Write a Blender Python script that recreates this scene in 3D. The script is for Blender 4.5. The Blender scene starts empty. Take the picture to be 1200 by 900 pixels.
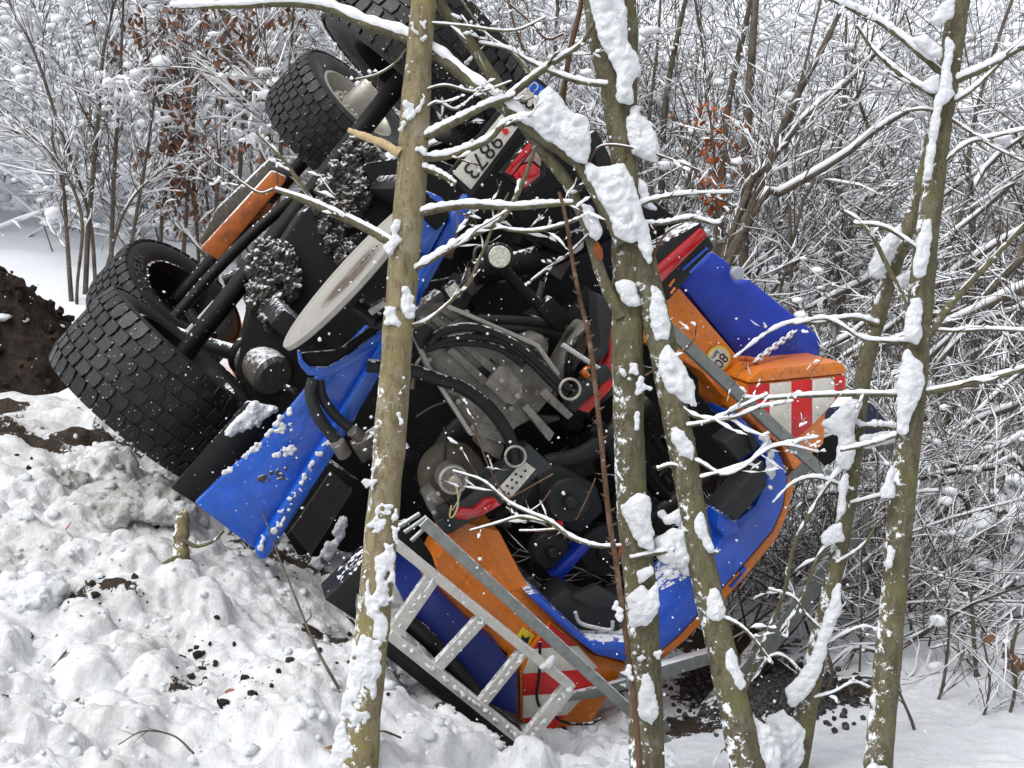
import bpy, bmesh, math, random
import numpy as np
from mathutils import Vector, Matrix

random.seed(7)
RNG = np.random.default_rng(11)
SC = bpy.context.scene
COL = SC.collection

# ------------------------------------------------------------------ camera, sky, sun, exposure
FPX = 1450.0                       # focal length in pixels of the 1200 px wide photograph
PITCH = math.radians(-12.0)
CAM = np.array([0.0, 0.0, 2.5])
cam_data = bpy.data.cameras.new("camera")
cam_data.sensor_width = 36.0
cam_data.lens = 36.0 * FPX / 1200.0
cam_data.clip_end = 500.0
cam_data.clip_start = 0.05
cam = bpy.data.objects.new("camera", cam_data)
COL.objects.link(cam)
cam.location = CAM.tolist()
cam.rotation_euler = (math.pi / 2 + PITCH, 0, 0)
SC.camera = cam

SUN_EL, SUN_ROT = math.radians(60), math.radians(235)
world = bpy.data.worlds.new("World")
SC.world = world
world.use_nodes = True
wn = world.node_tree
wn.nodes.clear()
sky = wn.nodes.new("ShaderNodeTexSky")
sky.sky_type = 'NISHITA'
sky.sun_disc = False
sky.sun_elevation = SUN_EL
sky.sun_rotation = SUN_ROT
sky.air_density = 1.0
sky.dust_density = 4.0
bw = wn.nodes.new("ShaderNodeHueSaturation")      # an overcast sky is nearly grey
bw.inputs['Saturation'].default_value = 0.12
bgn = wn.nodes.new("ShaderNodeBackground")
bgn.inputs['Strength'].default_value = 0.15
wo = wn.nodes.new("ShaderNodeOutputWorld")
wn.links.new(sky.outputs[0], bw.inputs['Color'])
wn.links.new(bw.outputs[0], bgn.inputs['Color'])
wn.links.new(bgn.outputs[0], wo.inputs['Surface'])

sl = bpy.data.lights.new("sun", 'SUN')
sl.energy = 0.85
sl.angle = math.radians(45)
sl.color = (1.0, 0.985, 0.96)
sun = bpy.data.objects.new("sun", sl)
COL.objects.link(sun)
az = SUN_ROT
sdir = Vector((math.sin(az) * math.cos(SUN_EL), math.cos(az) * math.cos(SUN_EL), math.sin(SUN_EL)))
sun.rotation_euler = sdir.to_track_quat('Z', 'Y').to_euler()

SC.view_settings.view_transform = 'Standard'
SC.view_settings.look = 'None'
SC.view_settings.exposure = 0.56
SC.view_settings.gamma = 1.0
SC.render.engine = 'CYCLES'
SC.cycles.max_bounces = 8
SC.cycles.diffuse_bounces = 7

# ------------------------------------------------------------------ frames of reference
R_ = np.array([1.0, 0.0, 0.0])
N_ = np.array([0.0, math.cos(PITCH), math.sin(PITCH)])
Q_ = np.array([0.0, -math.sin(PITCH), math.cos(PITCH)])


def nrm(v):
    v = np.asarray(v, float)
    return v / (np.linalg.norm(v) + 1e-12)


def ray(px, py):
    return R_ * ((px - 600) / FPX) + Q_ * ((450 - py) / FPX) + N_


def P(px, py, d):
    return CAM + ray(px, py) * d


def cv(x, y, z):
    return R_ * x + Q_ * y + N_ * z


# rigid frame of the overturned truck: TU across, TW towards its wheels, TF towards its front
TF = nrm(cv(-0.25, 0.157, 1.0))
TH = math.radians(48.5)
_u = np.array([math.cos(TH), math.sin(TH)])
TU = nrm(cv(_u[0], _u[1], 0.25 * _u[0] - 0.157 * _u[1]))
TW = nrm(np.cross(TU, TF))
if TW @ R_ > 0:
    TW = -TW
TO = P(330, 255, 6.0)


def W(a, b, c):
    return TO + TU * a + TW * b + TF * c


def TP(px, py, c):
    """the point of the truck's cross plane c that lies in this direction"""
    r = ray(px, py)
    t = ((TO - CAM) @ TF + c) / (r @ TF)
    return CAM + r * t


# ------------------------------------------------------------------ materials
def new_mat(name):
    m = bpy.data.materials.new(name)
    m.use_nodes = True
    nt = m.node_tree
    b = nt.nodes['Principled BSDF']
    return m, nt, b


def nd(nt, t, **kw):
    n = nt.nodes.new(t)
    for k, v in kw.items():
        n.inputs[k].default_value = v
    return n


def noise(nt, scale, detail=4.0, rough=0.55, dist=0.0, coord='Object'):
    tc = nt.nodes.new("ShaderNodeTexCoord")
    n = nd(nt, "ShaderNodeTexNoise", Scale=scale, Detail=detail, Roughness=rough, Distortion=dist)
    nt.links.new(tc.outputs[coord], n.inputs['Vector'])
    return n


def ramp(nt, src, lo, hi, c0=(0, 0, 0, 1), c1=(1, 1, 1, 1)):
    r = nt.nodes.new("ShaderNodeValToRGB")
    r.color_ramp.elements[0].position = lo
    r.color_ramp.elements[1].position = hi
    r.color_ramp.elements[0].color = c0
    r.color_ramp.elements[1].color = c1
    nt.links.new(src, r.inputs['Fac'])
    return r


def mix(nt, fac, a, b):
    m = nt.nodes.new("ShaderNodeMix")
    m.data_type = 'RGBA'
    if isinstance(fac, float):
        m.inputs['Factor'].default_value = fac
    else:
        nt.links.new(fac, m.inputs['Factor'])
    for s, v in (('A', a), ('B', b)):
        i = [q for q in m.inputs if q.name == s and q.type == 'RGBA'][0]
        if isinstance(v, tuple):
            i.default_value = v if len(v) == 4 else v + (1,)
        else:
            nt.links.new(v, i)
    return [o for o in m.outputs if o.type == 'RGBA'][0]


def bump(nt, b, src, strength, dist):
    bp = nd(nt, "ShaderNodeBump", Strength=strength, Distance=dist)
    nt.links.new(src, bp.inputs['Height'])
    nt.links.new(bp.outputs[0], b.inputs['Normal'])


def mathn(nt, op, a, b):
    m = nt.nodes.new("ShaderNodeMath")
    m.operation = op
    m.use_clamp = False
    for i, v in enumerate((a, b)):
        if isinstance(v, (int, float)):
            m.inputs[i].default_value = v
        else:
            nt.links.new(v, m.inputs[i])
    return m.outputs[0]


SNOWC = (0.80, 0.825, 0.86)


def surf(name, col, rough=0.5, metal=0.0, dirt=None, dirt_amt=0.5, dscale=6.0, snow=0.0, snow_scale=30.0,
         speck=0.0, bmp=0.0, bscale=60.0, coat=0.0, spec=0.5, film=0.0):
    """painted, plastic, metal or rubber surface with grime, wet snow lying on upward faces and stuck specks"""
    m, nt, b = new_mat(name)
    base = col + (1,)
    n1 = noise(nt, dscale, 6, 0.65, 0.4)
    c = mix(nt, ramp(nt, n1.outputs['Fac'], 0.42, 0.72).outputs[0], base,
            (dirt or tuple(x * 0.6 for x in col)) + (1,))
    c = mix(nt, float(1 - dirt_amt), c, base)
    if film > 0:                                   # dried road salt, mud spatter and scratches
        nf = noise(nt, 3.5, 7, 0.7, 0.8)
        c = mix(nt, mathn(nt, 'MULTIPLY', ramp(nt, nf.outputs['Fac'], 0.45, 0.75).outputs[0], film), c, (0.22, 0.21, 0.19, 1))
        ns = noise(nt, 55, 5, 0.75)
        c = mix(nt, mathn(nt, 'MULTIPLY', ramp(nt, ns.outputs['Fac'], 0.58, 0.67).outputs[0], min(1.0, film * 3.5)), c, (0.035, 0.028, 0.022, 1))
        tcs = nt.nodes.new("ShaderNodeTexCoord")
        mps = nt.nodes.new("ShaderNodeMapping")
        mps.inputs['Scale'].default_value = (4, 60, 25)
        mps.inputs['Rotation'].default_value = (0.4, 0.7, 0.5)
        nt.links.new(tcs.outputs['Object'], mps.inputs[0])
        nsc = nd(nt, "ShaderNodeTexNoise", Scale=1.4, Detail=3.0, Roughness=0.5)
        nt.links.new(mps.outputs[0], nsc.inputs[0])
        c = mix(nt, mathn(nt, 'MULTIPLY', ramp(nt, nsc.outputs['Fac'], 0.66, 0.70).outputs[0], min(1.0, film * 3)), c, tuple(min(1, x * 1.6 + 0.05) for x in col) + (1,))
    rr = ramp(nt, n1.outputs['Fac'], 0.3, 0.7, (rough * 0.75,) * 3 + (1,), (min(1, rough * 1.3),) * 3 + (1,))
    rsock = rr.outputs[0]
    mask = None
    if snow > 0:
        g = nt.nodes.new("ShaderNodeNewGeometry")
        sx = nt.nodes.new("ShaderNodeSeparateXYZ")
        nt.links.new(g.outputs['Normal'], sx.inputs[0])
        n2 = noise(nt, snow_scale, 5, 0.7)
        v = mathn(nt, 'ADD', mathn(nt, 'MULTIPLY', sx.outputs['Z'], 0.55), n2.outputs['Fac'])
        mask = ramp(nt, v, 1.02 - snow * 0.45, 1.10 - snow * 0.45).outputs[0]
    if speck > 0:
        n3 = noise(nt, 120, 2, 0.5)
        sp = ramp(nt, n3.outputs['Fac'], 0.80 - speck * 0.12, 0.82 - speck * 0.12).outputs[0]
        mask = sp if mask is None else mathn(nt, 'MAXIMUM', mask, sp)
    if mask is not None:
        c = mix(nt, mask, c, SNOWC + (1,))
        rsock = mix(nt, mask, rsock, (0.6, 0.6, 0.6, 1))
        if metal > 0:
            nt.links.new(mathn(nt, 'MULTIPLY', mathn(nt, 'SUBTRACT', 1.0, mask), metal), b.inputs['Metallic'])
    elif metal > 0:
        b.inputs['Metallic'].default_value = metal
    nt.links.new(c, b.inputs['Base Color'])
    nt.links.new(rsock, b.inputs['Roughness'])
    b.inputs['Coat Weight'].default_value = coat
    b.inputs['Specular IOR Level'].default_value = spec
    if bmp > 0:
        bump(nt, b, noise(nt, bscale, 5, 0.6).outputs['Fac'], bmp, 0.01)
    elif film > 0:                                 # shallow dents
        bump(nt, b, noise(nt, 5.0, 2, 0.4).outputs['Fac'], 0.5, 0.05)
    return m


def mat_snow(name, col=SNOWC, bs=35.0, strength=0.5):
    m, nt, b = new_mat(name)
    n = noise(nt, 9.0, 5, 0.6)
    c = mix(nt, ramp(nt, n.outputs['Fac'], 0.35, 0.75).outputs[0], col + (1,), tuple(x * 0.9 for x in col) + (1,))
    nt.links.new(c, b.inputs['Base Color'])
    b.inputs['Roughness'].default_value = 0.75
    b.inputs['Specular IOR Level'].default_value = 0.25
    bump(nt, b, noise(nt, bs, 8, 0.7).outputs['Fac'], strength, 0.02)
    return m


def mat_ground():
    m, nt, b = new_mat("ground_snow")
    at = nt.nodes.new("ShaderNodeAttribute")
    at.attribute_name = "soil"
    ag = nt.nodes.new("ShaderNodeAttribute")
    ag.attribute_name = "slush"
    n = noise(nt, 14.0, 8, 0.72)
    n2 = noise(nt, 60.0, 6, 0.7)
    n3 = noise(nt, 3.0, 4, 0.6)
    at_c = nt.nodes.new("ShaderNodeAttribute")
    at_c.attribute_name = "trampled"
    fresh = mix(nt, ramp(nt, n3.outputs['Fac'], 0.3, 0.7).outputs[0], SNOWC + (1,), (0.74, 0.77, 0.82, 1))
    worn = mix(nt, ramp(nt, n.outputs['Fac'], 0.3, 0.7).outputs[0], (0.78, 0.795, 0.82, 1), (0.62, 0.63, 0.645, 1))
    snowc = mix(nt, at_c.outputs['Fac'], fresh, worn)
    slush = mix(nt, n2.outputs['Fac'], (0.30, 0.28, 0.26, 1), (0.52, 0.51, 0.50, 1))
    f = mathn(nt, 'MULTIPLY', ag.outputs['Fac'], ramp(nt, n.outputs['Fac'], 0.32, 0.62).outputs[0])
    c = mix(nt, f, snowc, slush)
    soilc = mix(nt, ramp(nt, n2.outputs['Fac'], 0.35, 0.7).outputs[0], (0.012, 0.009, 0.007, 1), (0.07, 0.05, 0.035, 1))
    v = mathn(nt, 'ADD', mathn(nt, 'MULTIPLY', n.outputs['Fac'], 0.9), mathn(nt, 'MULTIPLY', at.outputs['Fac'], 0.75))
    v = mathn(nt, 'ADD', v, mathn(nt, 'MULTIPLY', n2.outputs['Fac'], 0.35))
    c = mix(nt, ramp(nt, v, 0.99, 1.13).outputs[0], c, soilc)
    nt.links.new(c, b.inputs['Base Color'])
    b.inputs['Roughness'].default_value = 0.75
    b.inputs['Specular IOR Level'].default_value = 0.25
    hs = mathn(nt, 'ADD', n2.outputs['Fac'], mathn(nt, 'MULTIPLY', noise(nt, 25, 8, 0.7).outputs['Fac'], 1.5))
    bump(nt, b, hs, 0.6, 0.02)
    return m


def mat_bark(name, c0, c1, lich=(0.30, 0.29, 0.25), dark=(0.045, 0.04, 0.03), frost=0.0, green=None):
    m, nt, b = new_mat(name)
    tc = nt.nodes.new("ShaderNodeTexCoord")
    mp = nt.nodes.new("ShaderNodeMapping")
    mp.inputs['Scale'].default_value = (1, 1, 0.22)
    nt.links.new(tc.outputs['Object'], mp.inputs[0])
    nn = nd(nt, "ShaderNodeTexNoise", Scale=46.0, Detail=9.0, Roughness=0.7, Distortion=0.7)
    nt.links.new(mp.outputs[0], nn.inputs[0])
    c = mix(nt, ramp(nt, nn.outputs['Fac'], 0.32, 0.68).outputs[0], c0 + (1,), c1 + (1,))
    n2 = noise(nt, 13, 6, 0.65, 0.5)
    c = mix(nt, ramp(nt, n2.outputs['Fac'], 0.52, 0.70).outputs[0], c, lich + (1,))
    n5 = noise(nt, 7, 5, 0.6, 0.3)
    c = mix(nt, ramp(nt, n5.outputs['Fac'], 0.50, 0.68).outputs[0], c, (green or tuple(x * 0.75 for x in c0)) + (1,))
    n4 = noise(nt, 60, 5, 0.65, 0.6)
    c = mix(nt, ramp(nt, n4.outputs['Fac'], 0.60, 0.72).outputs[0], c, dark + (1,))
    n6 = noise(nt, 150, 3, 0.6)
    c = mix(nt, ramp(nt, n6.outputs['Fac'], 0.66, 0.74).outputs[0], c, tuple(min(1, x * 1.9) for x in c1) + (1,))
    if frost > 0:
        g = nt.nodes.new("ShaderNodeNewGeometry")
        sx = nt.nodes.new("ShaderNodeSeparateXYZ")
        nt.links.new(g.outputs['Normal'], sx.inputs[0])
        sp = nt.nodes.new("ShaderNodeSeparateXYZ")
        nt.links.new(g.outputs['Position'], sp.inputs[0])
        nf = noise(nt, 30, 8, 0.72, 0.3)
        n7 = noise(nt, 5, 3, 0.5)
        v = mathn(nt, 'ADD', mathn(nt, 'MULTIPLY', sx.outputs['X'], -0.10), nf.outputs['Fac'])
        v = mathn(nt, 'ADD', v, mathn(nt, 'MULTIPLY', n7.outputs['Fac'], 0.35))
        v = mathn(nt, 'ADD', v, mathn(nt, 'MULTIPLY', sp.outputs['Z'], -0.08 * frost))
        c = mix(nt, ramp(nt, v, 0.80 - 0.13 * frost, 0.85 - 0.13 * frost).outputs[0], c, SNOWC + (1,))
    nt.links.new(c, b.inputs['Base Color'])
    b.inputs['Roughness'].default_value = 0.85
    b.inputs['Specular IOR Level'].default_value = 0.2
    bump(nt, b, mathn(nt, 'ADD', nn.outputs['Fac'], mathn(nt, 'MULTIPLY', n4.outputs['Fac'], 0.6)), 0.6, 0.01)
    return m


def mat_mud():
    m, nt, b = new_mat("caked_mud")
    g = nt.nodes.new("ShaderNodeNewGeometry")
    sx = nt.nodes.new("ShaderNodeSeparateXYZ")
    nt.links.new(g.outputs['Normal'], sx.inputs[0])
    n = noise(nt, 42, 6, 0.7)
    mudc = mix(nt, n.outputs['Fac'], (0.010, 0.009, 0.008, 1), (0.15, 0.135, 0.115, 1))
    v = mathn(nt, 'ADD', mathn(nt, 'MULTIPLY', sx.outputs['Z'], 0.38), n.outputs['Fac'])
    c = mix(nt, ramp(nt, v, 0.68, 0.84).outputs[0], mudc, SNOWC + (1,))
    nt.links.new(c, b.inputs['Base Color'])
    b.inputs['Roughness'].default_value = 0.9
    bump(nt, b, n.outputs['Fac'], 0.8, 0.02)
    return m


def mat_disc():
    """pale worn steel with brown scoring running round the disc"""
    m, nt, b = new_mat("scored_disc")
    tc = nt.nodes.new("ShaderNodeTexCoord")
    ln = nt.nodes.new("ShaderNodeVectorMath")
    ln.operation = 'LENGTH'
    nt.links.new(tc.outputs['Object'], ln.inputs[0])
    n1 = noise(nt, 5, 4, 0.6)
    rad = mathn(nt, 'ADD', ln.outputs['Value'], mathn(nt, 'MULTIPLY', n1.outputs['Fac'], 0.03))
    cb = nt.nodes.new("ShaderNodeCombineXYZ")
    nt.links.new(mathn(nt, 'MULTIPLY', rad, 60.0), cb.inputs[0])
    rn = nd(nt, "ShaderNodeTexNoise", Scale=1.0, Detail=5.0, Roughness=0.7)
    nt.links.new(cb.outputs[0], rn.inputs[0])
    c = mix(nt, ramp(nt, rn.outputs['Fac'], 0.35, 0.65).outputs[0], (0.40, 0.39, 0.36, 1), (0.24, 0.225, 0.20, 1))
    n2 = noise(nt, 4.0, 5, 0.6)
    zone = ramp(nt, ln.outputs['Value'], 0.10, 0.30, (1, 1, 1, 1), (0, 0, 0, 1)).outputs[0]
    v = mathn(nt, 'MULTIPLY', zone, mathn(nt, 'ADD', n2.outputs['Fac'], mathn(nt, 'MULTIPLY', rn.outputs['Fac'], 0.6)))
    c = mix(nt, ramp(nt, v, 0.45, 0.8).outputs[0], c, (0.09, 0.06, 0.042, 1))
    nt.links.new(c, b.inputs['Base Color'])
    b.inputs['Roughness'].default_value = 0.45
    b.inputs['Metallic'].default_value = 0.15
    return m


def mat_glass_lens(name, col):
    m, nt, b = new_mat(name)
    tc = nt.nodes.new("ShaderNodeTexCoord")
    vo = nd(nt, "ShaderNodeTexVoronoi", Scale=90.0)
    nt.links.new(tc.outputs['Object'], vo.inputs['Vector'])
    c = mix(nt, ramp(nt, vo.outputs['Distance'], 0.1, 0.6).outputs[0], col + (1,), tuple(x * 0.6 for x in col) + (1,))
    nt.links.new(c, b.inputs['Base Color'])
    b.inputs['Roughness'].default_value = 0.15
    b.inputs['Coat Weight'].default_value = 0.6
    bump(nt, b, vo.outputs['Distance'], 0.4, 0.004)
    return m


M = {}
M['snow'] = mat_snow("snow", SNOWC, 70, 0.8)
M['twig_snow'] = mat_snow("twig_snow", (0.82, 0.84, 0.87), 60, 0.3)
M['ground'] = mat_ground()
M['bark_tan'] = mat_bark("bark_tan", (0.10, 0.079, 0.043), (0.28, 0.24, 0.145), (0.27, 0.24, 0.185), dark=(0.055, 0.04, 0.025), frost=0.95, green=(0.21, 0.185, 0.075))
M['bark_olive'] = mat_bark("bark_olive", (0.052, 0.046, 0.028), (0.155, 0.142, 0.088), (0.165, 0.152, 0.12), dark=(0.03, 0.025, 0.018), frost=0.3, green=(0.13, 0.125, 0.055))
M['bark_red'] = mat_bark("bark_red", (0.07, 0.035, 0.022), (0.14, 0.085, 0.055), (0.2, 0.16, 0.12))
M['twig'] = mat_bark("twig_bark", (0.06, 0.049, 0.04), (0.135, 0.115, 0.092), (0.16, 0.145, 0.12))
M['wood'] = mat_bark("broken_wood", (0.45, 0.33, 0.17), (0.58, 0.46, 0.28))
M['rubber'] = surf("rubber", (0.006, 0.006, 0.0065), 0.42, dirt=(0.018, 0.017, 0.016), dirt_amt=0.7, dscale=14, speck=0.75, spec=0.35, bmp=0.15, bscale=90)
M['rubber_side'] = surf("rubber_side", (0.011, 0.011, 0.0115), 0.5, spec=0.35, dirt=(0.028, 0.026, 0.024), dirt_amt=0.7, dscale=9, speck=0.1, bmp=0.1)
M['letter_rubber'] = surf("raised_lettering", (0.04, 0.04, 0.042), 0.5, dirt=(0.02, 0.02, 0.02))
M['orange'] = surf("orange_paint", (0.68, 0.175, 0.004), 0.36, dirt=(0.28, 0.075, 0.012), dirt_amt=0.35, dscale=5, speck=0.4, coat=0.25, film=0.22)
M['orange_rust'] = surf("orange_worn", (0.46, 0.12, 0.018), 0.5, dirt=(0.10, 0.04, 0.02), dirt_amt=0.85, dscale=9, snow=0.5, speck=0.4)
M['blue'] = surf("blue_paint", (0.003, 0.088, 0.52), 0.30, dirt=(0.012, 0.03, 0.10), dirt_amt=0.45, dscale=6, snow=0.07, speck=0.55, coat=0.4, film=0.15)
M['blue_tank'] = surf("blue_plastic", (0.003, 0.034, 0.40), 0.42, dirt=(0.006, 0.018, 0.18), dirt_amt=0.4, dscale=4, speck=0.4, snow=0.02, film=0.04)
M['blue_band'] = surf("blue_band", (0.003, 0.072, 0.50), 0.33, dirt=(0.006, 0.022, 0.16), dirt_amt=0.5, dscale=7, speck=0.4, snow=0.12, coat=0.3, film=0.08)
M['black'] = surf("black_plastic", (0.006, 0.006, 0.0065), 0.42, spec=0.35, dirt=(0.014, 0.014, 0.013), dirt_amt=0.6, speck=0.3, snow=0.12)
M['chassis'] = surf("black_chassis", (0.003, 0.003, 0.0032), 0.6, dirt=(0.014, 0.012, 0.010), dirt_amt=0.6, dscale=7, speck=0.4, snow=0.06, spec=0.25)
M['darkgrey'] = surf("dark_grey_plastic", (0.022, 0.0235, 0.024), 0.5, spec=0.35, dirt=(0.008, 0.008, 0.008), dirt_amt=0.6, speck=0.35, bmp=0.05)
M['steel'] = surf("dull_steel", (0.23, 0.215, 0.19), 0.42, metal=0.35, dirt=(0.06, 0.05, 0.038), dirt_amt=0.85, dscale=9, speck=0.3, film=0.3)
M['steel_edge'] = surf("bare_steel", (0.42, 0.40, 0.36), 0.38, metal=0.5, dirt=(0.2, 0.18, 0.14), dirt_amt=0.5, dscale=12)
M['steel_dirty'] = surf("oily_steel", (0.125, 0.112, 0.095), 0.45, metal=0.3, dirt=(0.015, 0.012, 0.010), dirt_amt=0.85, dscale=14, speck=0.4, snow=0.12)
M['galv'] = surf("galvanised_steel", (0.21, 0.225, 0.215), 0.5, metal=0.3, dirt=(0.12, 0.13, 0.125), dirt_amt=0.8, dscale=26, speck=0.2, snow=0.15)
M['galv_snowy'] = surf("galvanised_snowy", (0.24, 0.26, 0.25), 0.5, metal=0.3, dirt=(0.14, 0.15, 0.145), dirt_amt=0.8, dscale=26, speck=0.6, snow=0.5, snow_scale=22)
M['alu'] = surf("aluminium_snowy", (0.50, 0.49, 0.46), 0.42, metal=0.3, dirt=(0.3, 0.29, 0.27), dirt_amt=0.6, dscale=20, speck=0.4, snow=0.45, snow_scale=45)
M['white'] = surf("white_film", (0.62, 0.60, 0.54), 0.4, dirt=(0.38, 0.35, 0.30), dirt_amt=0.7, speck=0.1, film=0.15)
M['red'] = surf("red_film", (0.58, 0.008, 0.010), 0.35, dirt=(0.30, 0.006, 0.008), dirt_amt=0.6, speck=0.4, film=0.12)
M['lens_red'] = surf("red_lens", (0.42, 0.006, 0.012), 0.15, dirt=(0.2, 0.004, 0.006), dirt_amt=0.5, speck=0.2, coat=0.8)
M['lens_orange'] = surf("orange_lens", (0.7, 0.16, 0.01), 0.2, coat=0.8)
M['lens_clear'] = mat_glass_lens("clear_lens", (0.78, 0.78, 0.68))
M['yellow'] = surf("yellow_film", (0.70, 0.56, 0.02), 0.4, dirt=(0.4, 0.3, 0.02), dirt_amt=0.4)
M['euro'] = surf("euro_blue", (0.01, 0.10, 0.55), 0.35)
M['ink'] = surf("black_ink", (0.008, 0.008, 0.008), 0.5)
M['mud'] = mat_mud()
M['disc'] = mat_disc()
M['soil'] = surf("dark_soil", (0.014, 0.010, 0.008), 0.95, dirt=(0.05, 0.034, 0.024), dirt_amt=0.9, dscale=16, bmp=0.9, bscale=45, speck=0.1, spec=0.2)
M['grit'] = surf("dark_grit", (0.02, 0.02, 0.02), 0.9, dirt=(0.16, 0.16, 0.16), dirt_amt=0.9, dscale=55, bmp=0.9, bscale=90, spec=0.2)
M['leaf_brown'] = surf("brown_leaf", (0.20, 0.10, 0.06), 0.7, dirt=(0.11, 0.055, 0.035), dirt_amt=0.8, dscale=18, spec=0.2)
M['leaf_orange'] = surf("orange_leaf", (0.30, 0.085, 0.028), 0.65, dirt=(0.18, 0.045, 0.02), dirt_amt=0.8, dscale=18, spec=0.2)
M['needle'] = surf("needles", (0.03, 0.045, 0.025), 0.7, snow=0.2)
M['wire'] = surf("yellow_wire", (0.5, 0.42, 0.18), 0.5)

# ------------------------------------------------------------------ object helpers
WLOC = {}


def tag(o, label=None, cat=None, group=None, kind=None):
    for k, v in (('label', label), ('category', cat), ('group', group), ('kind', kind)):
        if v:
            o[k] = v
    return o


def empty(name, loc, parent=None):
    o = bpy.data.objects.new(name, None)
    COL.objects.link(o)
    o.empty_display_size = 0.1
    loc = np.asarray(loc, float)
    if parent is not None:
        o.parent = parent
        o.location = (loc - WLOC[parent.name]).tolist()
    else:
        o.location = loc.tolist()
    WLOC[o.name] = loc
    return o


def place(o, loc, parent):
    COL.objects.link(o)
    loc = np.asarray(loc, float)
    if parent is not None:
        o.parent = parent
        o.location = (loc - WLOC[parent.name]).tolist()
    else:
        o.location = loc.tolist()
    WLOC[o.name] = loc
    return o


class MB:
    """collects geometry; build() links it as ONE mesh object"""
    def __init__(self):
        self.V, self.F, self.Mi, self.n = [], [], [], 0

    def add(self, V, F, mi=0):
        V = np.asarray(V, float).reshape(-1, 3)
        F = np.asarray(F, np.int64)
        self.F.append(F + self.n)
        self.Mi.append(np.full(len(F), mi, np.int32))
        self.V.append(V)
        self.n += len(V)
        return self

    def build(self, name, mats, parent=None, smooth=True, origin=None, auto=None):
        if not isinstance(mats, (list, tuple)):
            mats = [mats]
        V = np.concatenate(self.V)
        c = (V.max(0) + V.min(0)) / 2 if origin is None else np.asarray(origin, float)
        me = bpy.data.meshes.new(name)
        me.vertices.add(len(V))
        me.vertices.foreach_set('co', (V - c).astype(np.float32).ravel())
        loops = np.concatenate([f.ravel() for f in self.F]).astype(np.int32)
        sizes = np.concatenate([np.full(len(f), f.shape[1]) for f in self.F])
        starts = np.concatenate([[0], np.cumsum(sizes)[:-1]]).astype(np.int32)
        me.loops.add(len(loops))
        me.loops.foreach_set('vertex_index', loops)
        me.polygons.add(len(sizes))
        me.polygons.foreach_set('loop_start', starts)
        me.polygons.foreach_set('material_index', np.concatenate(self.Mi))
        for m in mats:
            me.materials.append(m)
        me.update(calc_edges=True)
        me.validate()
        me.polygons.foreach_set('use_smooth', np.full(len(me.polygons), smooth))
        if auto:
            me.set_sharp_from_angle(angle=math.radians(auto))
        o = bpy.data.objects.new(name, me)
        return place(o, c, parent)


def bm_build(name, bm, mat, parent=None, smooth_angle=None, mats=None):
    """a bmesh in world coordinates becomes one object with its origin at its middle"""
    bmesh.ops.recalc_face_normals(bm, faces=bm.faces)
    co = np.array([v.co[:] for v in bm.verts])
    c = (co.max(0) + co.min(0)) / 2
    for v in bm.verts:
        v.co -= Vector(c)
    me = bpy.data.meshes.new(name)
    bm.to_mesh(me)
    bm.free()
    for m in (mats or [mat]):
        me.materials.append(m)
    if smooth_angle:
        me.polygons.foreach_set('use_smooth', np.full(len(me.polygons), True))
        me.set_sharp_from_angle(angle=math.radians(smooth_angle))
    o = bpy.data.objects.new(name, me)
    return place(o, c, parent)


def slab(name, pts, c, thick, mat, parent, bevel=0.006, label=None, cs=None, dirv=None):
    """outline on the truck's cross plane c, given real depth along the truck"""
    d = TF if dirv is None else dirv
    fr = [TP(x, y, c if cs is None else cs[i]) for i, (x, y) in enumerate(pts)]
    bm = bmesh.new()
    a = [bm.verts.new(p) for p in fr]
    b = [bm.verts.new(p + d * thick) for p in fr]
    bm.faces.new(a)
    bm.faces.new(b[::-1])
    n = len(fr)
    for i in range(n):
        bm.faces.new([a[i], b[i], b[(i + 1) % n], a[(i + 1) % n]])
    bmesh.ops.recalc_face_normals(bm, faces=bm.faces)
    if bevel > 0:
        bmesh.ops.bevel(bm, geom=list(bm.edges), offset=bevel, offset_type='OFFSET', segments=2, profile=0.5,
                        affect='EDGES', clamp_overlap=True)
    o = bm_build(name, bm, mat, parent, 35)
    if label:
        o['label'] = label
    return o


def boxv(c, ax, ay, az_, sx, sy, sz):
    c = np.asarray(c, float)
    V = [c + ax * (i * sx / 2) + ay * (j * sy / 2) + az_ * (k * sz / 2) for i in (-1, 1) for j in (-1, 1) for k in (-1, 1)]
    F = [[0, 1, 3, 2], [4, 6, 7, 5], [0, 4, 5, 1], [2, 3, 7, 6], [0, 2, 6, 4], [1, 5, 7, 3]]
    return np.array(V), np.array(F)


def box(name, c, ax, ay, az_, sx, sy, sz, mat, parent, bevel=0.005):
    V, F = boxv(c, ax, ay, az_, sx, sy, sz)
    bm = bmesh.new()
    vs = [bm.verts.new(v) for v in V]
    for f in F:
        bm.faces.new([vs[i] for i in f])
    bmesh.ops.recalc_face_normals(bm, faces=bm.faces)
    if bevel > 0:
        bmesh.ops.bevel(bm, geom=list(bm.edges), offset=bevel, offset_type='OFFSET', segments=2, profile=0.5,
                        affect='EDGES', clamp_overlap=True)
    return bm_build(name, bm, mat, parent, 35)


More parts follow.
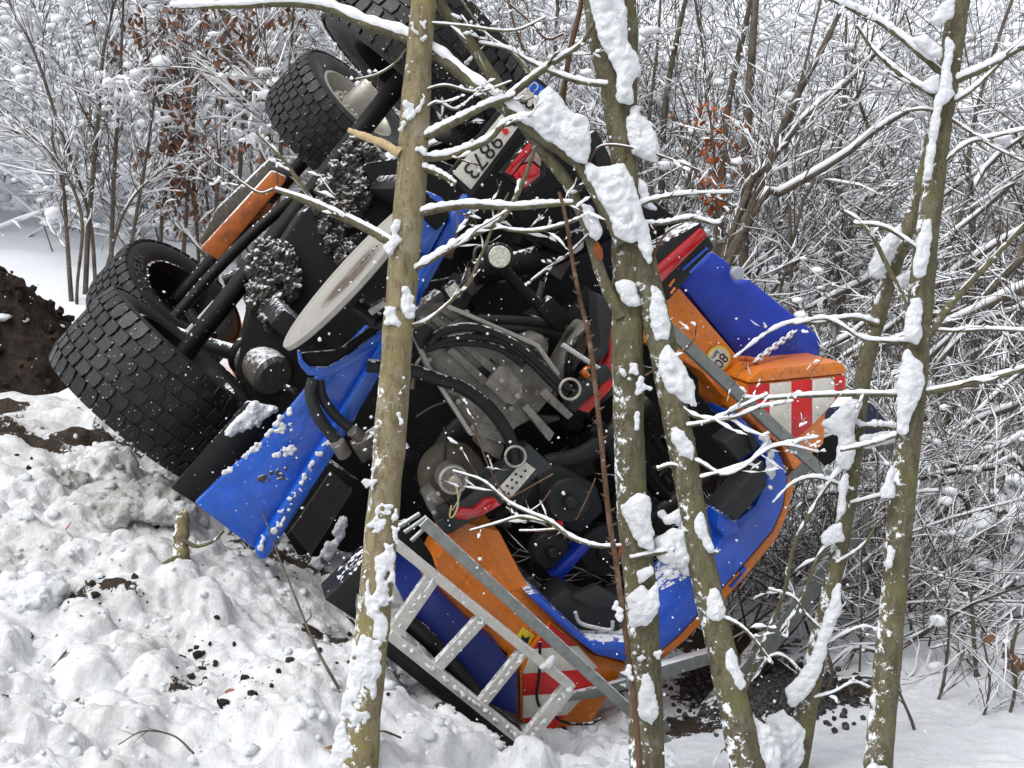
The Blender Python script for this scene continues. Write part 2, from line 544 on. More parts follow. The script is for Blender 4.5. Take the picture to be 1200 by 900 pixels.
def beam(name, p0, p1, wide, deep, mat, parent, channel=True, side=None):
    """a straight rolled profile (a U channel, open to the back) between two points"""
    p0, p1 = np.asarray(p0, float), np.asarray(p1, float)
    ax = nrm(p1 - p0)
    bz = TF if side is None else side
    az_ = nrm(bz - ax * (bz @ ax))
    ay = np.cross(az_, ax)
    h, t, dp = wide / 2, 0.006, deep
    prof = [(-h, 0), (h, 0), (h, dp), (h - t, dp), (h - t, t), (-h + t, t), (-h + t, dp), (-h, dp)] if channel else \
        [(-h, 0), (h, 0), (h, dp), (-h, dp)]
    bm = bmesh.new()
    a = [bm.verts.new(p0 + ay * y + az_ * z) for y, z in prof]
    b = [bm.verts.new(p1 + ay * y + az_ * z) for y, z in prof]
    n = len(prof)
    bm.faces.new(a)
    bm.faces.new(b[::-1])
    for i in range(n):
        bm.faces.new([a[i], b[i], b[(i + 1) % n], a[(i + 1) % n]])
    bmesh.ops.bevel(bm, geom=list(bm.edges), offset=0.0015, offset_type='OFFSET', segments=1, profile=0.5, affect='EDGES', clamp_overlap=True)
    return bm_build(name, bm, mat, parent, 30)


def lathe(c, axis, prof, segs=40, ref=None, a0=0.0, a1=2 * math.pi):
    """profile of (radius, height) turned about an axis -> V, F"""
    axis = nrm(axis)
    ref = np.array([0.3, 0.5, 0.8]) if ref is None else ref
    x = nrm(ref - axis * (ref @ axis))
    y = np.cross(axis, x)
    full = abs(a1 - a0 - 2 * math.pi) < 1e-6
    th = a0 + np.arange(segs if full else segs + 1) * (a1 - a0) / segs
    prof = np.array(prof, float)
    V = (np.asarray(c)[None, None] + prof[None, :, 0, None] * (np.cos(th)[:, None, None] * x + np.sin(th)[:, None, None] * y)
         + prof[None, :, 1, None] * axis)
    n, k = V.shape[0], V.shape[1]
    i = np.arange(n if full else n - 1)
    j = np.arange(k - 1)
    I, J = np.meshgrid(i, j, indexing='ij')
    I2 = (I + 1) % n
    Fq = np.stack([I * k + J, I2 * k + J, I2 * k + J + 1, I * k + J + 1], -1).reshape(-1, 4)
    return V.reshape(-1, 3), Fq


def tubes(Pm, Rm, sides=4, flat=1.0):
    Pm = np.asarray(Pm, float)
    Rm = np.asarray(Rm, float)
    if Pm.ndim == 2:
        Pm, Rm = Pm[None], Rm[None]
    Mn, n, _ = Pm.shape
    T = np.gradient(Pm, axis=1)
    T /= np.linalg.norm(T, axis=2, keepdims=True) + 1e-12
    mean = T.mean(1)
    ref = np.where((np.abs(mean[:, 2]) > 0.9)[:, None], np.array([0.0, -1.0, 0.0]), np.array([0.0, 0.0, 1.0]))[:, None, :]
    A = np.cross(T, ref)
    A /= np.linalg.norm(A, axis=2, keepdims=True) + 1e-12
    B = np.cross(A, T)
    th = np.arange(sides) * 2 * math.pi / sides + 0.4
    V = Pm[:, :, None] + Rm[:, :, None, None] * (np.cos(th)[None, None, :, None] * A[:, :, None] + flat * np.sin(th)[None, None, :, None] * B[:, :, None])
    m = np.arange(Mn)[:, None, None] * (n * sides)
    i = np.arange(n - 1)[None, :, None] * sides
    j = np.arange(sides)[None, None, :]
    j2 = (j + 1) % sides
    Fq = np.stack([m + i + j, m + i + j2, m + i + sides + j2, m + i + sides + j], -1).reshape(-1, 4)
    return V.reshape(-1, 3), Fq


def snow_tubes(Pm, Rm, amt, rng, sides=5, cover=0.85):
    """snow lying along the upper side of twigs, thicker on level ones, broken here and there"""
    Pm = np.asarray(Pm, float)
    Rm = np.asarray(Rm, float)
    if Pm.ndim == 2:
        Pm, Rm = Pm[None], Rm[None]
    T = np.gradient(Pm, axis=1)
    T /= np.linalg.norm(T, axis=2, keepdims=True) + 1e-12
    h = np.sqrt(np.clip(1 - T[..., 2] ** 2, 0.0, 1))
    h = np.clip((h - 0.25) / 0.6, 0, 1)
    k = rng.uniform(0.3, 1.5, Rm.shape) * (rng.random(Rm.shape) < cover)
    if Rm.shape[1] > 12:                       # long traced limbs: a soft, slowly changing ridge
        for _ in range(3):
            k = np.concatenate([k[:, :1], 0.25 * k[:, :-2] + 0.5 * k[:, 1:-1] + 0.25 * k[:, 2:], k[:, -1:]], 1)
    s = np.maximum(amt * h * k + Rm * 0.75 * h * (k > 0), 0.0002)
    s[:, 0] *= 0.5
    s[:, -1] *= 0.25
    up = np.array([0.0, 0.0, 1.0])
    P2 = Pm + up * (Rm * 0.55 + s * 0.45)[..., None]
    return tubes(P2, s, sides)


def resample(pts, n):
    pts = np.asarray(pts, float)
    # Catmull-Rom through the points, resampled evenly
    q = np.vstack([2 * pts[0] - pts[1], pts, 2 * pts[-1] - pts[-2]])
    out = []
    for i in range(1, len(q) - 2):
        t = np.linspace(0, 1, 12, endpoint=(i == len(q) - 3))[:, None]
        a, b, c, d = q[i - 1], q[i], q[i + 1], q[i + 2]
        out.append(0.5 * (2 * b + (c - a) * t + (2 * a - 5 * b + 4 * c - d) * t ** 2 + (3 * b - a - 3 * c + d) * t ** 3))
    C = np.vstack(out)
    L = np.concatenate([[0], np.cumsum(np.linalg.norm(np.diff(C[:, :3], axis=0), axis=1))])
    s = np.linspace(0, L[-1], n)
    return np.stack([np.interp(s, L, C[:, i]) for i in range(C.shape[1])], 1)


def hose(name, pts, r, mat, parent, n=28, sides=10, tip=False):
    q = resample(pts, n)
    rr = np.full(n, r)
    V, F_ = tubes(q, rr, sides)
    mb = MB().add(V, F_)
    for e in (0, -1):
        ring = V[:sides] if e == 0 else V[-sides:]
        ctr = q[e][None]
        idx = np.arange(sides)
        mb.add(np.vstack([ring, ctr]), np.stack([idx, (idx + 1) % sides, np.full(sides, sides)], 1))
    return mb.build(name, mat, parent, auto=50)


def cyl(name, c, axis, r, h, mat, parent, segs=28, bevel=0.004, prof=None):
    pf = prof or [(0, 0), (r - bevel, 0), (r, bevel), (r, h - bevel), (r - bevel, h), (0, h)]
    return MB().add(*lathe(c, axis, pf, segs)).build(name, mat, parent, auto=40)


def text(name, body, c, xd, yd, size, mat, parent, extrude=0.0012):
    cu = bpy.data.curves.new(name, 'FONT')
    cu.body = body
    cu.size = size
    cu.extrude = extrude
    cu.align_x = 'CENTER'
    cu.align_y = 'CENTER'
    cu.resolution_u = 3
    cu.materials.append(mat)
    tmp = bpy.data.objects.new("tmp", cu)
    me = bpy.data.meshes.new_from_object(tmp)
    bpy.data.objects.remove(tmp)
    me.name = name
    if not me.materials:
        me.materials.append(mat)
    o = bpy.data.objects.new(name, me)
    xd = nrm(xd)
    yd = nrm(np.asarray(yd) - xd * (np.asarray(yd) @ xd))
    zd = np.cross(xd, yd)
    o.rotation_euler = Matrix(np.stack([xd, yd, zd], 1).tolist()).to_euler()
    return place(o, c, parent)


def ico(sub):
    bm = bmesh.new()
    bmesh.ops.create_icosphere(bm, subdivisions=sub, radius=1.0)
    V = np.array([v.co[:] for v in bm.verts])
    F_ = np.array([[v.index for v in f.verts] for f in bm.faces])
    bm.free()
    return V, F_


ICO1, ICO2, ICO3 = ico(1), ico(2), ico(3)


def blobs(C, Rr, rng, sub=2, jit=0.12, squash=(1, 1, 1)):
    bv, bf = (ICO1, ICO2, ICO3)[sub - 1]
    C = np.asarray(C, float).reshape(-1, 3)
    Rr = np.asarray(Rr, float).reshape(-1, 1, 1)
    n = len(C)
    sc = rng.uniform(0.8, 1.2, (n, 1, 3)) * np.asarray(squash)
    V = C[:, None] + bv[None] * sc * Rr * (1 + rng.normal(0, jit, (n, len(bv), 1)))
    F_ = (bf[None] + (np.arange(n) * len(bv))[:, None, None]).reshape(-1, 3)
    return V.reshape(-1, 3), F_


CLOUD = {}


def cloud_tex(size):
    if size not in CLOUD:
        t = bpy.data.textures.new("lump_noise", 'CLOUDS')
        t.noise_scale = size
        t.noise_depth = 3
        CLOUD[size] = t
    return CLOUD[size]


def mass(name, C, Rr, mat, parent, voxel=0.008, noise_amp=0.02, noise_size=0.05, squash=(1, 1, 1), rng=RNG, soften=2):
    """rounded lumps melted into one body (snow, mud)"""
    V, F_ = blobs(C, np.asarray(Rr) * 1.1, rng, 1, 0.05, squash)
    o = MB().add(V, F_).build(name, mat, parent)
    r = o.modifiers.new("melt", 'REMESH')
    r.mode = 'VOXEL'
    r.voxel_size = voxel
    r.use_smooth_shade = True
    sm = o.modifiers.new("soften", 'SMOOTH')
    sm.factor = 0.5
    sm.iterations = soften
    d = o.modifiers.new("lumps", 'DISPLACE')
    d.texture = cloud_tex(noise_size)
    d.texture_coords = 'LOCAL'
    d.strength = noise_amp
    d.mid_level = 0.5
    d = o.modifiers.new("grain", 'DISPLACE')
    d.texture = cloud_tex(noise_size * 0.3)
    d.texture_coords = 'LOCAL'
    d.strength = noise_amp * 0.4
    d.mid_level = 0.5
    o['kind'] = 'stuff'
    return o


# ------------------------------------------------------------------ terrain
def tps_fit(X, z, lam=1e-3):
    n = len(X)
    d = np.linalg.norm(X[:, None] - X[None], axis=2)
    K = np.where(d > 0, d * d * np.log(d + 1e-9), 0) + lam * np.eye(n)
    Pm = np.hstack([np.ones((n, 1)), X])
    A = np.block([[K, Pm], [Pm.T, np.zeros((3, 3))]])
    return np.linalg.solve(A, np.concatenate([z, np.zeros(3)]))


GC = [(-100, 900, 3.7), (0, 900, 3.7), (150, 900, 3.8), (300, 900, 3.95), (450, 900, 4.15), (600, 930, 4.4), (760, 900, 4.45),
      (900, 900, 4.5), (1030, 900, 4.5), (1200, 900, 4.6), (1330, 900, 4.6),
      (150, 800, 4.4), (300, 750, 4.75), (420, 760, 4.75), (0, 760, 4.6), (100, 650, 5.3), (250, 660, 5.3), (330, 665, 5.5),
      (0, 620, 5.5), (60, 520, 6.6), (200, 560, 6.5), (100, 450, 8.2), (0, 440, 8.4), (20, 300, 13), (110, 290, 13.5),
      (490, 840, 5.0), (600, 893, 4.95), (645, 900, 5.0), (690, 900, 5.0), (540, 866, 4.95),
      (1100, 870, 4.9), (1100, 750, 6.2), (1180, 650, 8.3), (1060, 640, 8.6), (950, 790, 5.8), (860, 820, 5.5), (1200, 800, 5.5),
      (1200, 560, 11), (1000, 560, 11), (1100, 430, 14), (1000, 200, 20), (1000, 20, 27), (600, 20, 27), (600, 220, 19),
      (100, 180, 17), (100, 20, 24), (300, 100, 20), (1300, 430, 14), (1300, 20, 27), (-200, 20, 24), (-200, 290, 13)]
_pts = np.array([P(*g) for g in GC])
_ex = np.array([[-30, 60, 17], [0, 60, 17], [30, 60, 17], [-30, 30, 5.5], [34, 30, 5.2], [-8, 0, 0.6], [8, 0, 0.5], [0, -4, 0.7],
                [-14, 12, 1.7], [16, 12, -0.2], [0.5, 9.5, 0.05], [-1.0, 8.0, 0.35]])
_all = np.vstack([_pts, _ex])
_w = tps_fit(_all[:, :2], _all[:, 2], 0.02)


def gz(x, y):
    x = np.asarray(x, float)
    y = np.asarray(y, float)
    out = _w[-3] + _w[-2] * x + _w[-1] * y
    for i in range(len(_all)):
        r2 = (x - _all[i, 0]) ** 2 + (y - _all[i, 1]) ** 2
        out = out + _w[i] * 0.5 * r2 * np.log(r2 + 1e-12)
    return out


_tab = np.random.default_rng(3).random((256, 256))


def vnoise(x, y):
    xi, yi = np.floor(x).astype(int), np.floor(y).astype(int)
    fx, fy = x - xi, y - yi
    fx, fy = fx * fx * (3 - 2 * fx), fy * fy * (3 - 2 * fy)
    g = lambda a, b: _tab[a % 256, b % 256]
    return (g(xi, yi) * (1 - fx) + g(xi + 1, yi) * fx) * (1 - fy) + (g(xi, yi + 1) * (1 - fx) + g(xi + 1, yi + 1) * fx) * fy


def fbm(x, y, o=5, gain=0.5):
    s, a, f = 0, 1.0, 1.0
    for k in range(o):
        s = s + a * (vnoise(x * f + 17.3 * k, y * f + 5.7 * k) - 0.5)
        a *= gain
        f *= 2.03
    return s


def axis_coords(lo, f0, f1, hi, step, grow=1.12):
    mid = np.arange(f0, f1, step)
    a, s, left = f0, step, []
    while a > lo:
        s *= grow
        a -= s
        left.append(a)
    b, s, right = mid[-1], step, []
    while b < hi:
        s *= grow
        b += s
        right.append(b)
    return np.array(left[::-1] + mid.tolist() + right)


gx = axis_coords(-90, -2.35, 2.1, 90, 0.0125)
gy = axis_coords(-25, 3.2, 7.2, 120, 0.0125)
GX, GY = np.meshgrid(gx, gy, indexing='ij')
GZ = gz(GX, GY)


def soft(v, a, b):
    t = np.clip((v - a) / (b - a), 0, 1)
    return t * t * (3 - 2 * t)


def gpt(px, py):
    """where this direction meets the smooth ground"""
    d = np.linspace(2.5, 40, 3000)
    q = CAM[None] + ray(px, py)[None] * d[:, None]
    below = q[:, 2] < gz(q[:, 0], q[:, 1])
    i = int(np.argmax(below)) if below.any() else len(d) - 1
    return q[i]


churn = soft(GX, 0.5, -0.2) * soft(GY, 9.5, 7.0)           # trampled snow on the near left bank
GZ0 = GZ.copy()
GZ = GZ + fbm(GX * 1.3, GY * 1.3, 4) * 0.10 * (0.4 + 0.6 * churn) * soft(np.hypot(GX, GY - 5), 40, 10)
GZ = GZ + fbm(GX * 24, GY * 24, 4, 0.5) * 0.013 * churn + fbm(GX * 7, GY * 7, 4, 0.55) * (0.02 + 0.06 * churn) * soft(np.hypot(GX, GY - 5), 16, 6)
rc = np.random.default_rng(5)
NC = 2300
cxs = rc.uniform(-2.8, 0.55, NC)
cys = rc.uniform(3.2, 8.3, NC)
crs = 0.02 + 0.125 * rc.random(NC) ** 3.4
for x0, y0, r0 in zip(cxs, cys, crs):
    i0, i1 = np.searchsorted(gx, [x0 - r0, x0 + r0])
    j0, j1 = np.searchsorted(gy, [y0 - r0, y0 + r0])
    if i1 - i0 < 2 or j1 - j0 < 2:
        continue
    if fbm(np.array(x0 * 1.1 + 9), np.array(y0 * 1.1), 2) < -0.18:
        continue
    sx_, sy_ = GX[i0:i1, j0:j1] - x0, GY[i0:i1, j0:j1] - y0
    wob = 1 + 0.9 * fbm(sx_ / r0 * 1.1 + x0 * 40, sy_ / r0 * 1.1 + y0 * 31, 4, .6)
    q = 1 - (sx_ ** 2 * rc.uniform(0.8, 1.6) + sy_ ** 2 * rc.uniform(0.8, 1.6)) / (r0 * wob) ** 2
    hgt = np.clip(q, 0, None) ** 0.65 * r0 * 0.62
    base = GZ[i0 + (i1 - i0) // 2, j0 + (j1 - j0) // 2]
    GZ[i0:i1, j0:j1] = np.maximum(GZ[i0:i1, j0:j1], np.where(q > 0, np.minimum(base, GZ[i0:i1, j0:j1] + 0.012) + hgt - r0 * 0.12, -99))
soil = np.zeros_like(GZ)
slushA = np.clip(0.22 + 1.3 * fbm(GX * 2.2 + 4, GY * 2.2, 4), 0, 0.7) * churn
for px, py, rx, ry, k in [(20, 515, .38, .18, 0.8), (115, 518, .42, .15, 0.75), (-20, 470, .4, .3, 0.8), (75, 700, .2, .08, 0.6), (30, 735, .2, .07, .45),
                          (130, 690, .2, .08, .7), (240, 760, .12, .06, .42), (290, 800, .1, .06, .4), (310, 640, .35, .18, .62), (220, 800, .1, .07, .6),
                          (90, 830, .15, .08, .5), (380, 740, .18, .12, .65), (360, 660, .3, .15, .6), (540, 870, .4, .12, .65), (470, 800, .25, .15, .55),
                          (700, 880, .2, .1, .3), (870, 800, .38, .4, 1.0), (975, 815, .25, .25, .9), (800, 850, .3, .2, .7), (850, 750, .55, .4, .75),
                          (0, 400, .6, .6, .8), (700, 800, .6, .5, .5), (1080, 720, .3, .5, .25), (1170, 770, .3, .4, .35), (250, 560, .4, .3, .5)]:
    q = gpt(px, py)
    soil = np.maximum(soil, k * np.exp(-((GX - q[0]) / rx) ** 2 - ((GY - q[1]) / ry) ** 2))
for px, py, rx, ry, k in [(170, 600, .45, .4, 1.0), (250, 640, .5, .35, .9), (330, 690, .5, .3, .7), (70, 690, .3, .2, .6), (120, 560, .6, .3, .5), (230, 700, .4, .2, .6), (400, 740, .3, .3, .6)]:
    q = gpt(px, py)
    slushA = np.maximum(slushA, k * np.exp(-((GX - q[0]) / rx) ** 2 - ((GY - q[1]) / ry) ** 2))
nxg, nyg = GX.shape
Vg = np.stack([GX, GY, GZ], -1).reshape(-1, 3)
I, J = np.meshgrid(np.arange(nxg - 1), np.arange(nyg - 1), indexing='ij')
Fg = np.stack([I * nyg + J, (I + 1) * nyg + J, (I + 1) * nyg + J + 1, I * nyg + J + 1], -1).reshape(-1, 4)
ground = MB().add(Vg, Fg).build("ground", M['ground'], origin=(0, 0, 0))
for nm, arr in (("soil", soil), ("slush", slushA), ("trampled", churn)):
    at = ground.data.attributes.new(nm, 'FLOAT', 'POINT')
    at.data.foreach_set('value', arr.ravel().astype(np.float32))
tag(ground, kind='structure')


def gtop(x, y):
    i = int(np.clip(np.searchsorted(gx, x), 0, nxg - 1))
    j = int(np.clip(np.searchsorted(gy, y), 0, nyg - 1))
    return float(GZ[i, j])



# ------------------------------------------------------------------ the overturned truck
truck = empty("gritting_truck", W(0, -0.9, 1.2))
tag(truck, "overturned orange and blue road gritting truck on its roof with black wheels in the air", "truck")


def tyre_profile(R, w, rim):
    h = w / 2
    return [(rim, -h * 0.80), (rim + 0.03, -h * 0.93), (rim + (R - rim) * 0.55, -h * 1.04), (R - 0.045, -h * 1.0), (R - 0.014, -h * 0.90),
            (R - 0.008, -h * 0.5), (R - 0.006, 0), (R - 0.008, h * 0.5), (R - 0.014, h * 0.90), (R - 0.045, h * 1.0),
            (rim + (R - rim) * 0.55, h * 1.04), (rim + 0.03, h * 0.93), (rim, h * 0.80)]


def wheel(center, axis, ref, R, w, rim_r, lettering=False, sunk=1):
    """axis points to the side whose face carries the dished rim"""
    root = empty("wheel", center, truck)
    V, F_ = lathe(center, axis, tyre_profile(R, w, rim_r), 72, ref)
    MB().add(V, F_).build("tyre", M['rubber_side'], root, auto=50)
    # tread: five staggered rows of chamfered six-sided blocks with grooves between them
    axis = nrm(axis)
    x = nrm(ref - axis * (ref @ axis))
    y = np.cross(axis, x)
    mb = MB()
    N = 38
    rows = [(-0.405, 0.17, 0), (-0.245, 0.155, .5), (-0.083, 0.16, .03), (0.083, 0.16, .53), (0.245, 0.155, .03), (0.405, 0.17, .5)]
    rr = np.random.default_rng(2)
    for off, bw, st in rows:
        for k in range(N):
            t = (k + st) / N * 2 * math.pi
            dt = 2 * math.pi / N * 0.5
            hw = bw * w / 2 * 1.0
            oc = off * w
            lens = dt * 0.985
            j6 = rr.uniform(.86, 1.0, 6)
            o6 = [(-lens * .96 * j6[0], 0), (-lens * 0.72, hw * j6[1]), (lens * 0.76, hw * j6[2]), (lens * .96 * j6[3], 0.1 * hw), (lens * 0.72, -hw * j6[4]), (-lens * 0.76, -hw * j6[5])]
            edge = abs(off) > 0.3
            if edge:
                sgn = np.sign(off)
                o6 = [(-lens * 0.9, sgn * hw * 1.25), (lens * 0.78, sgn * hw * 1.25), (lens * 0.9, 0), (lens * 0.55, -sgn * hw), (-lens * 0.6, -sgn * hw), (-lens * .95, 0)]
            V6 = []
            for rad, sc in ((R - 0.014, 1.0), (R - 0.001, 1.0), (R + 0.003, 0.94)):
                for dtt, da in o6:
                    a = oc + da * sc
                    drop = 0.020 * max(0, abs(a) / (w / 2) - 0.72) / 0.28
                    tt = t + dtt * sc
                    V6.append(center + axis * a + (rad - drop) * (math.cos(tt) * x + math.sin(tt) * y))
            V6 = np.array(V6)
            q = [[i, (i + 1) % 6, 6 + (i + 1) % 6, 6 + i] for i in range(6)] + [[6 + i, 6 + (i + 1) % 6, 12 + (i + 1) % 6, 12 + i] for i in range(6)]
            mb.add(V6, q)
            ctr = V6[12:].mean(0)[None]
            mb.add(np.vstack([V6[12:], ctr]), [[i, (i + 1) % 6, 6] for i in range(6)])
    mb.build("tread", M['rubber'], root, smooth=False)['kind'] = 'stuff'
    # rim: lip, dish with hand holes and studs
    h = w / 2
    pf = [(rim_r + 0.012, h * 0.80), (rim_r + 0.016, h * 0.90), (rim_r - 0.004, h * 0.92), (rim_r - 0.022, h * 0.72), (rim_r - 0.035, h * 0.30),
          (rim_r * 0.80, h * 0.10 * sunk), (rim_r * 0.62, h * 0.16 * sunk), (rim_r * 0.58, h * 0.30 * sunk), (rim_r * 0.34, h * 0.32 * sunk),
          (rim_r * 0.32, h * 0.75 * sunk), (rim_r * 0.26, h * 0.85 * sunk), (0.001, h * 0.85 * sunk)]
    rim = MB().add(*lathe(center, axis, pf, 56, ref)).build("rim", M['steel_edge'] if lettering is None else M['chassis'], root, auto=40)
    # the far side of the rim
    pf2 = [(rim_r + 0.012, -h * 0.80), (rim_r + 0.016, -h * 0.90), (rim_r - 0.004, -h * 0.92), (rim_r - 0.03, -h * 0.5), (rim_r * .9, 0), (rim_r * 0.80, h * 0.08 * sunk), (0.001, h * 0.08)]
    MB().add(*lathe(center, axis, pf2, 48, ref)).build("rim", M['chassis'], root, auto=40)
    nutm, holem = MB(), MB()
    for k in range(10):
        t = k / 10 * 2 * math.pi
        c = center + axis * h * 0.30 * sunk + rim_r * 0.46 * (math.cos(t) * x + math.sin(t) * y)
        nutm.add(*lathe(c, axis, [(0.014, -.01), (0.014, 0.022), (0.008, 0.03), (0.0005, 0.03)], 6, ref))
    nutm.build("wheel_nuts", M['steel_edge'], root, smooth=False)['kind'] = 'stuff'
    for k in range(8):
        t = (k + .5) / 8 * 2 * math.pi
        c = center + axis * (h * 0.125 * sunk) + rim_r * 0.71 * (math.cos(t) * x + math.sin(t) * y)
        holem.add(*lathe(c, axis, [(0.031, -.004), (0.034, 0.006), (0.030, 0.010), (0.026, .002), (0.0005, 0.0015)], 14, ref))
    holem.build("hand_holes", M['ink'], root, auto=40)['kind'] = 'stuff'
    if lettering:
        word = "MICHELIN"
        rl = rim_r + (R - rim_r) * 0.42
        for i, ch in enumerate(word):
            t = lettering_t0 + (i - 3.5) * -0.105
            rad = math.cos(t) * x + math.sin(t) * y
            tan = -math.sin(t) * x + math.cos(t) * y
            text("letter", ch, center + axis * h * 1.05 + rad * rl, -tan, rad, 0.095, M['letter_rubber'], root, 0.004)
    return root


def turn(v, axis, ang):
    return np.array(Matrix.Rotation(ang, 3, Vector(axis)) @ Vector(v))


WR, WWID = 0.50, 0.44
bz0 = float((TP(165, 440, 0) - TO) @ TW)
wl = TP(189, 452, 0.05)
wr_ = TP(498, 62, 0.05)
lettering_t0 = 0
wheel(wl, TU, TF, WR, WWID, 0.29, False, -0.6)
wheel(wr_, -TU, TF, WR, WWID, 0.29, False, -0.6)
STEER = math.radians(24)
faxis = turn(TU, TW, STEER)
if faxis @ TF > 0:
    faxis = turn(TU, TW, -STEER)
fl = TP(194, 366, 2.75)
frw = TP(398, 144, 2.75)
lettering_t0 = 0.0
fref = nrm(TW)
# angle measured from TW: lettering sits at the side nearest the wheel's -U/+W edge
lettering_t0 = 0.55
w_fl = wheel(fl, faxis, fref, WR, WWID, 0.29, True, -0.7)
w_fr = wheel(frw, faxis, fref, WR, WWID, 0.29, None, 2.2)

# axles, frame rails and dark underbody behind the spreader
for a_, b_ in ((wl, wr_), (fl, frw)):
    ax = nrm(b_ - a_)
    cyl("axle_tube", a_ + ax * 0.1 + TF * 0.12, ax, 0.05, np.linalg.norm(b_ - a_) - 0.2, M['chassis'], truck)
mid = (wl + wr_) / 2
for off in (-0.38, 0.38):
    for q in (0,):
        c0 = mid + TU * off - TW * 0.28
        box("frame_rail", c0 + TF * 1.3, TU, TW, TF, 0.09, 0.26, 4.6, M['chassis'], truck, 0.01)
slab("underbody", [(275, 440), (300, 330), (352, 250), (430, 190), (500, 180), (545, 200), (620, 130), (660, 150), (760, 262), (800, 345), (830, 470), (880, 500), (890, 560), (830, 640), (770, 690),
                   (690, 745), (640, 690), (560, 625), (480, 640), (400, 650), (345, 620), (330, 540)], -0.15, 0.35, M['chassis'], truck, 0.02)
slab("underbody", [(300, 395), (330, 300), (375, 235), (450, 190), (560, 150), (640, 240), (640, 400), (470, 520), (370, 480)], 0.3, 2.3, M['chassis'], truck, 0.03)
cab_c = mid - TW * 1.25 + TF * 3.1
box("cab", cab_c, TU, TW, TF, 2.0, 1.5, 1.7, M['orange'], truck, 0.08)
box("spreader_hopper", mid - TW * 1.45 + TF * 1.45, TU, TW, TF, 1.6, 1.0, 2.2, M['orange'], truck, 0.06)

# orange side guard with its snowy cover behind
slab("side_guard", [(235, 291), (319, 199), (336, 207), (332, 216), (256, 305)], 1.7, 0.16, M['orange_rust'], truck, 0.012, "worn orange side guard")
slab("cover_plate", [(232, 284), (255, 243), (318, 184), (340, 190), (342, 206), (322, 200), (238, 288)], 1.85, 0.25, M['mud'], truck, 0.02)
slab("guard_bracket", [(286, 250), (318, 238), (318, 246), (295, 262)], 1.75, 0.1, M['orange_rust'], truck, 0.006)
hose("drag_link", [TP(205, 372, 1.3), TP(250, 320, 1.35), (TP(300, 270, 1.4)), TP(345, 232, 1.45)], 0.035, M['chassis'], truck)
hose("brake_pipe", [TP(262, 330, .7), TP(285, 322, .7), TP(310, 325, .65), TP(322, 350, .6)], 0.04, M['black'], truck)
slab("step_plate", [(213, 392), (250, 352), (258, 360), (224, 398)], 0.75, 0.03, M['white'], truck, 0.004)
hose("steering_rod", [TP(205, 392, .75), TP(235, 402, .65), TP(270, 412, .55), TP(300, 420, .45)], 0.045, M['chassis'], truck)
hose("spring_bush", [TP(222, 365, .8), TP(236, 384, .75), TP(250, 395, .7)], 0.03, M['chassis'], truck)
dc = TP(309, 430, -0.12)
dax = nrm(TP(345, 462, -.3) - TP(280, 400, .15))
cyl("brake_chamber", dc - dax * 0.13, dax, 0.105, 0.24, M['mud'], truck, 26, 0.02)
cyl("clamp_ring", dc - dax * 0.15, dax, 0.118, 0.05, M['chassis'], truck, 26, 0.01)
hose("brake_hose", [TP(335, 455, -.3), TP(345, 460, -.35), TP(352, 475, -.35)], 0.02, M['chassis'], truck)


def mud_clump(px, c, r, amp, vox, extra=0.0):
    C = [TP(x, y, c + RNG.uniform(-.1, .12)) for x, y, _ in px]
    Rr = [s * np.linalg.norm(TP(x, y, c) - CAM) / FPX for x, y, s in px]
    return mass("mud_clump", C, Rr, M['mud'], truck, vox, amp, 0.035)


rm = np.random.default_rng(4)


def fill(poly, n, smin, smax, rg):
    """random dots inside an outline"""
    poly = np.array(poly, float)
    lo, hi = poly.min(0), poly.max(0)
    out = []
    while len(out) < n:
        x, y = rg.uniform(lo, hi)
        ins = False
        j = len(poly) - 1
        for i in range(len(poly)):
            if (poly[i, 1] > y) != (poly[j, 1] > y) and x < (poly[j, 0] - poly[i, 0]) * (y - poly[i, 1]) / (poly[j, 1] - poly[i, 1]) + poly[i, 0]:
                ins = not ins
            j = i
        if ins:
            out.append((x, y, rg.uniform(smin, smax)))
    return out


def mud_pack(poly, c, n):
    """mud and slush packed on a spring, running down in strings"""
    C, Rr = [], []
    for x, y, s in fill(poly, n, 5.0, 9.0, rm):
        k = np.linalg.norm(TP(x, y, c) - CAM) / FPX
        C.append(TP(x, y, c + rm.uniform(-.05, .10)))
        Rr.append(s * k)
    y1 = max(p[1] for p in poly)
    for x, y, s in fill(poly, n // 2, 2.0, 3.6, rm):
        if y > y1 - 70:
            for q in range(int(rm.integers(3, 9))):
                C.append(TP(x + rm.normal(0, .5), y + q * s * .8, c + .02))
                Rr.append(s * np.linalg.norm(TP(x, y, c) - CAM) / FPX * (1 - .06 * q))
    o = mass("mud_clump", C, Rr, M['mud'], truck, 0.0055, 0.085, 0.045, (1, 1, 1.4))
    o.modifiers["grain"].strength = 0.05
    return o


mud_pack([(292, 294), (308, 284), (334, 287), (348, 312), (344, 348), (328, 384), (314, 378), (300, 360), (293, 330)], -0.15, 90)
mud_pack([(376, 218), (394, 197), (416, 200), (427, 220), (427, 255), (432, 268), (416, 284), (398, 304), (384, 286), (374, 250)], -0.15, 90)
mud_pack([(404, 174), (424, 163), (433, 185), (421, 198), (408, 194)], -0.1, 26)
hose("spring_arm", [TP(415, 180, .2), TP(430, 172, .15), TP(445, 190, .1), TP(456, 206, .1)], 0.045, M['mud'], truck)
hose("torque_rod", [TP(340, 340, .5), TP(375, 300, .5), TP(410, 262, .5)], 0.085, M['chassis'], truck)
hose("torque_rod", [TP(352, 375, .3), TP(390, 330, .3), TP(440, 280, .3)], 0.10, M['darkgrey'], truck)
hose("torque_rod", [TP(330, 320, 1.0), TP(360, 282, 1.0), TP(372, 258, 1.0)], 0.06, M['chassis'], truck)

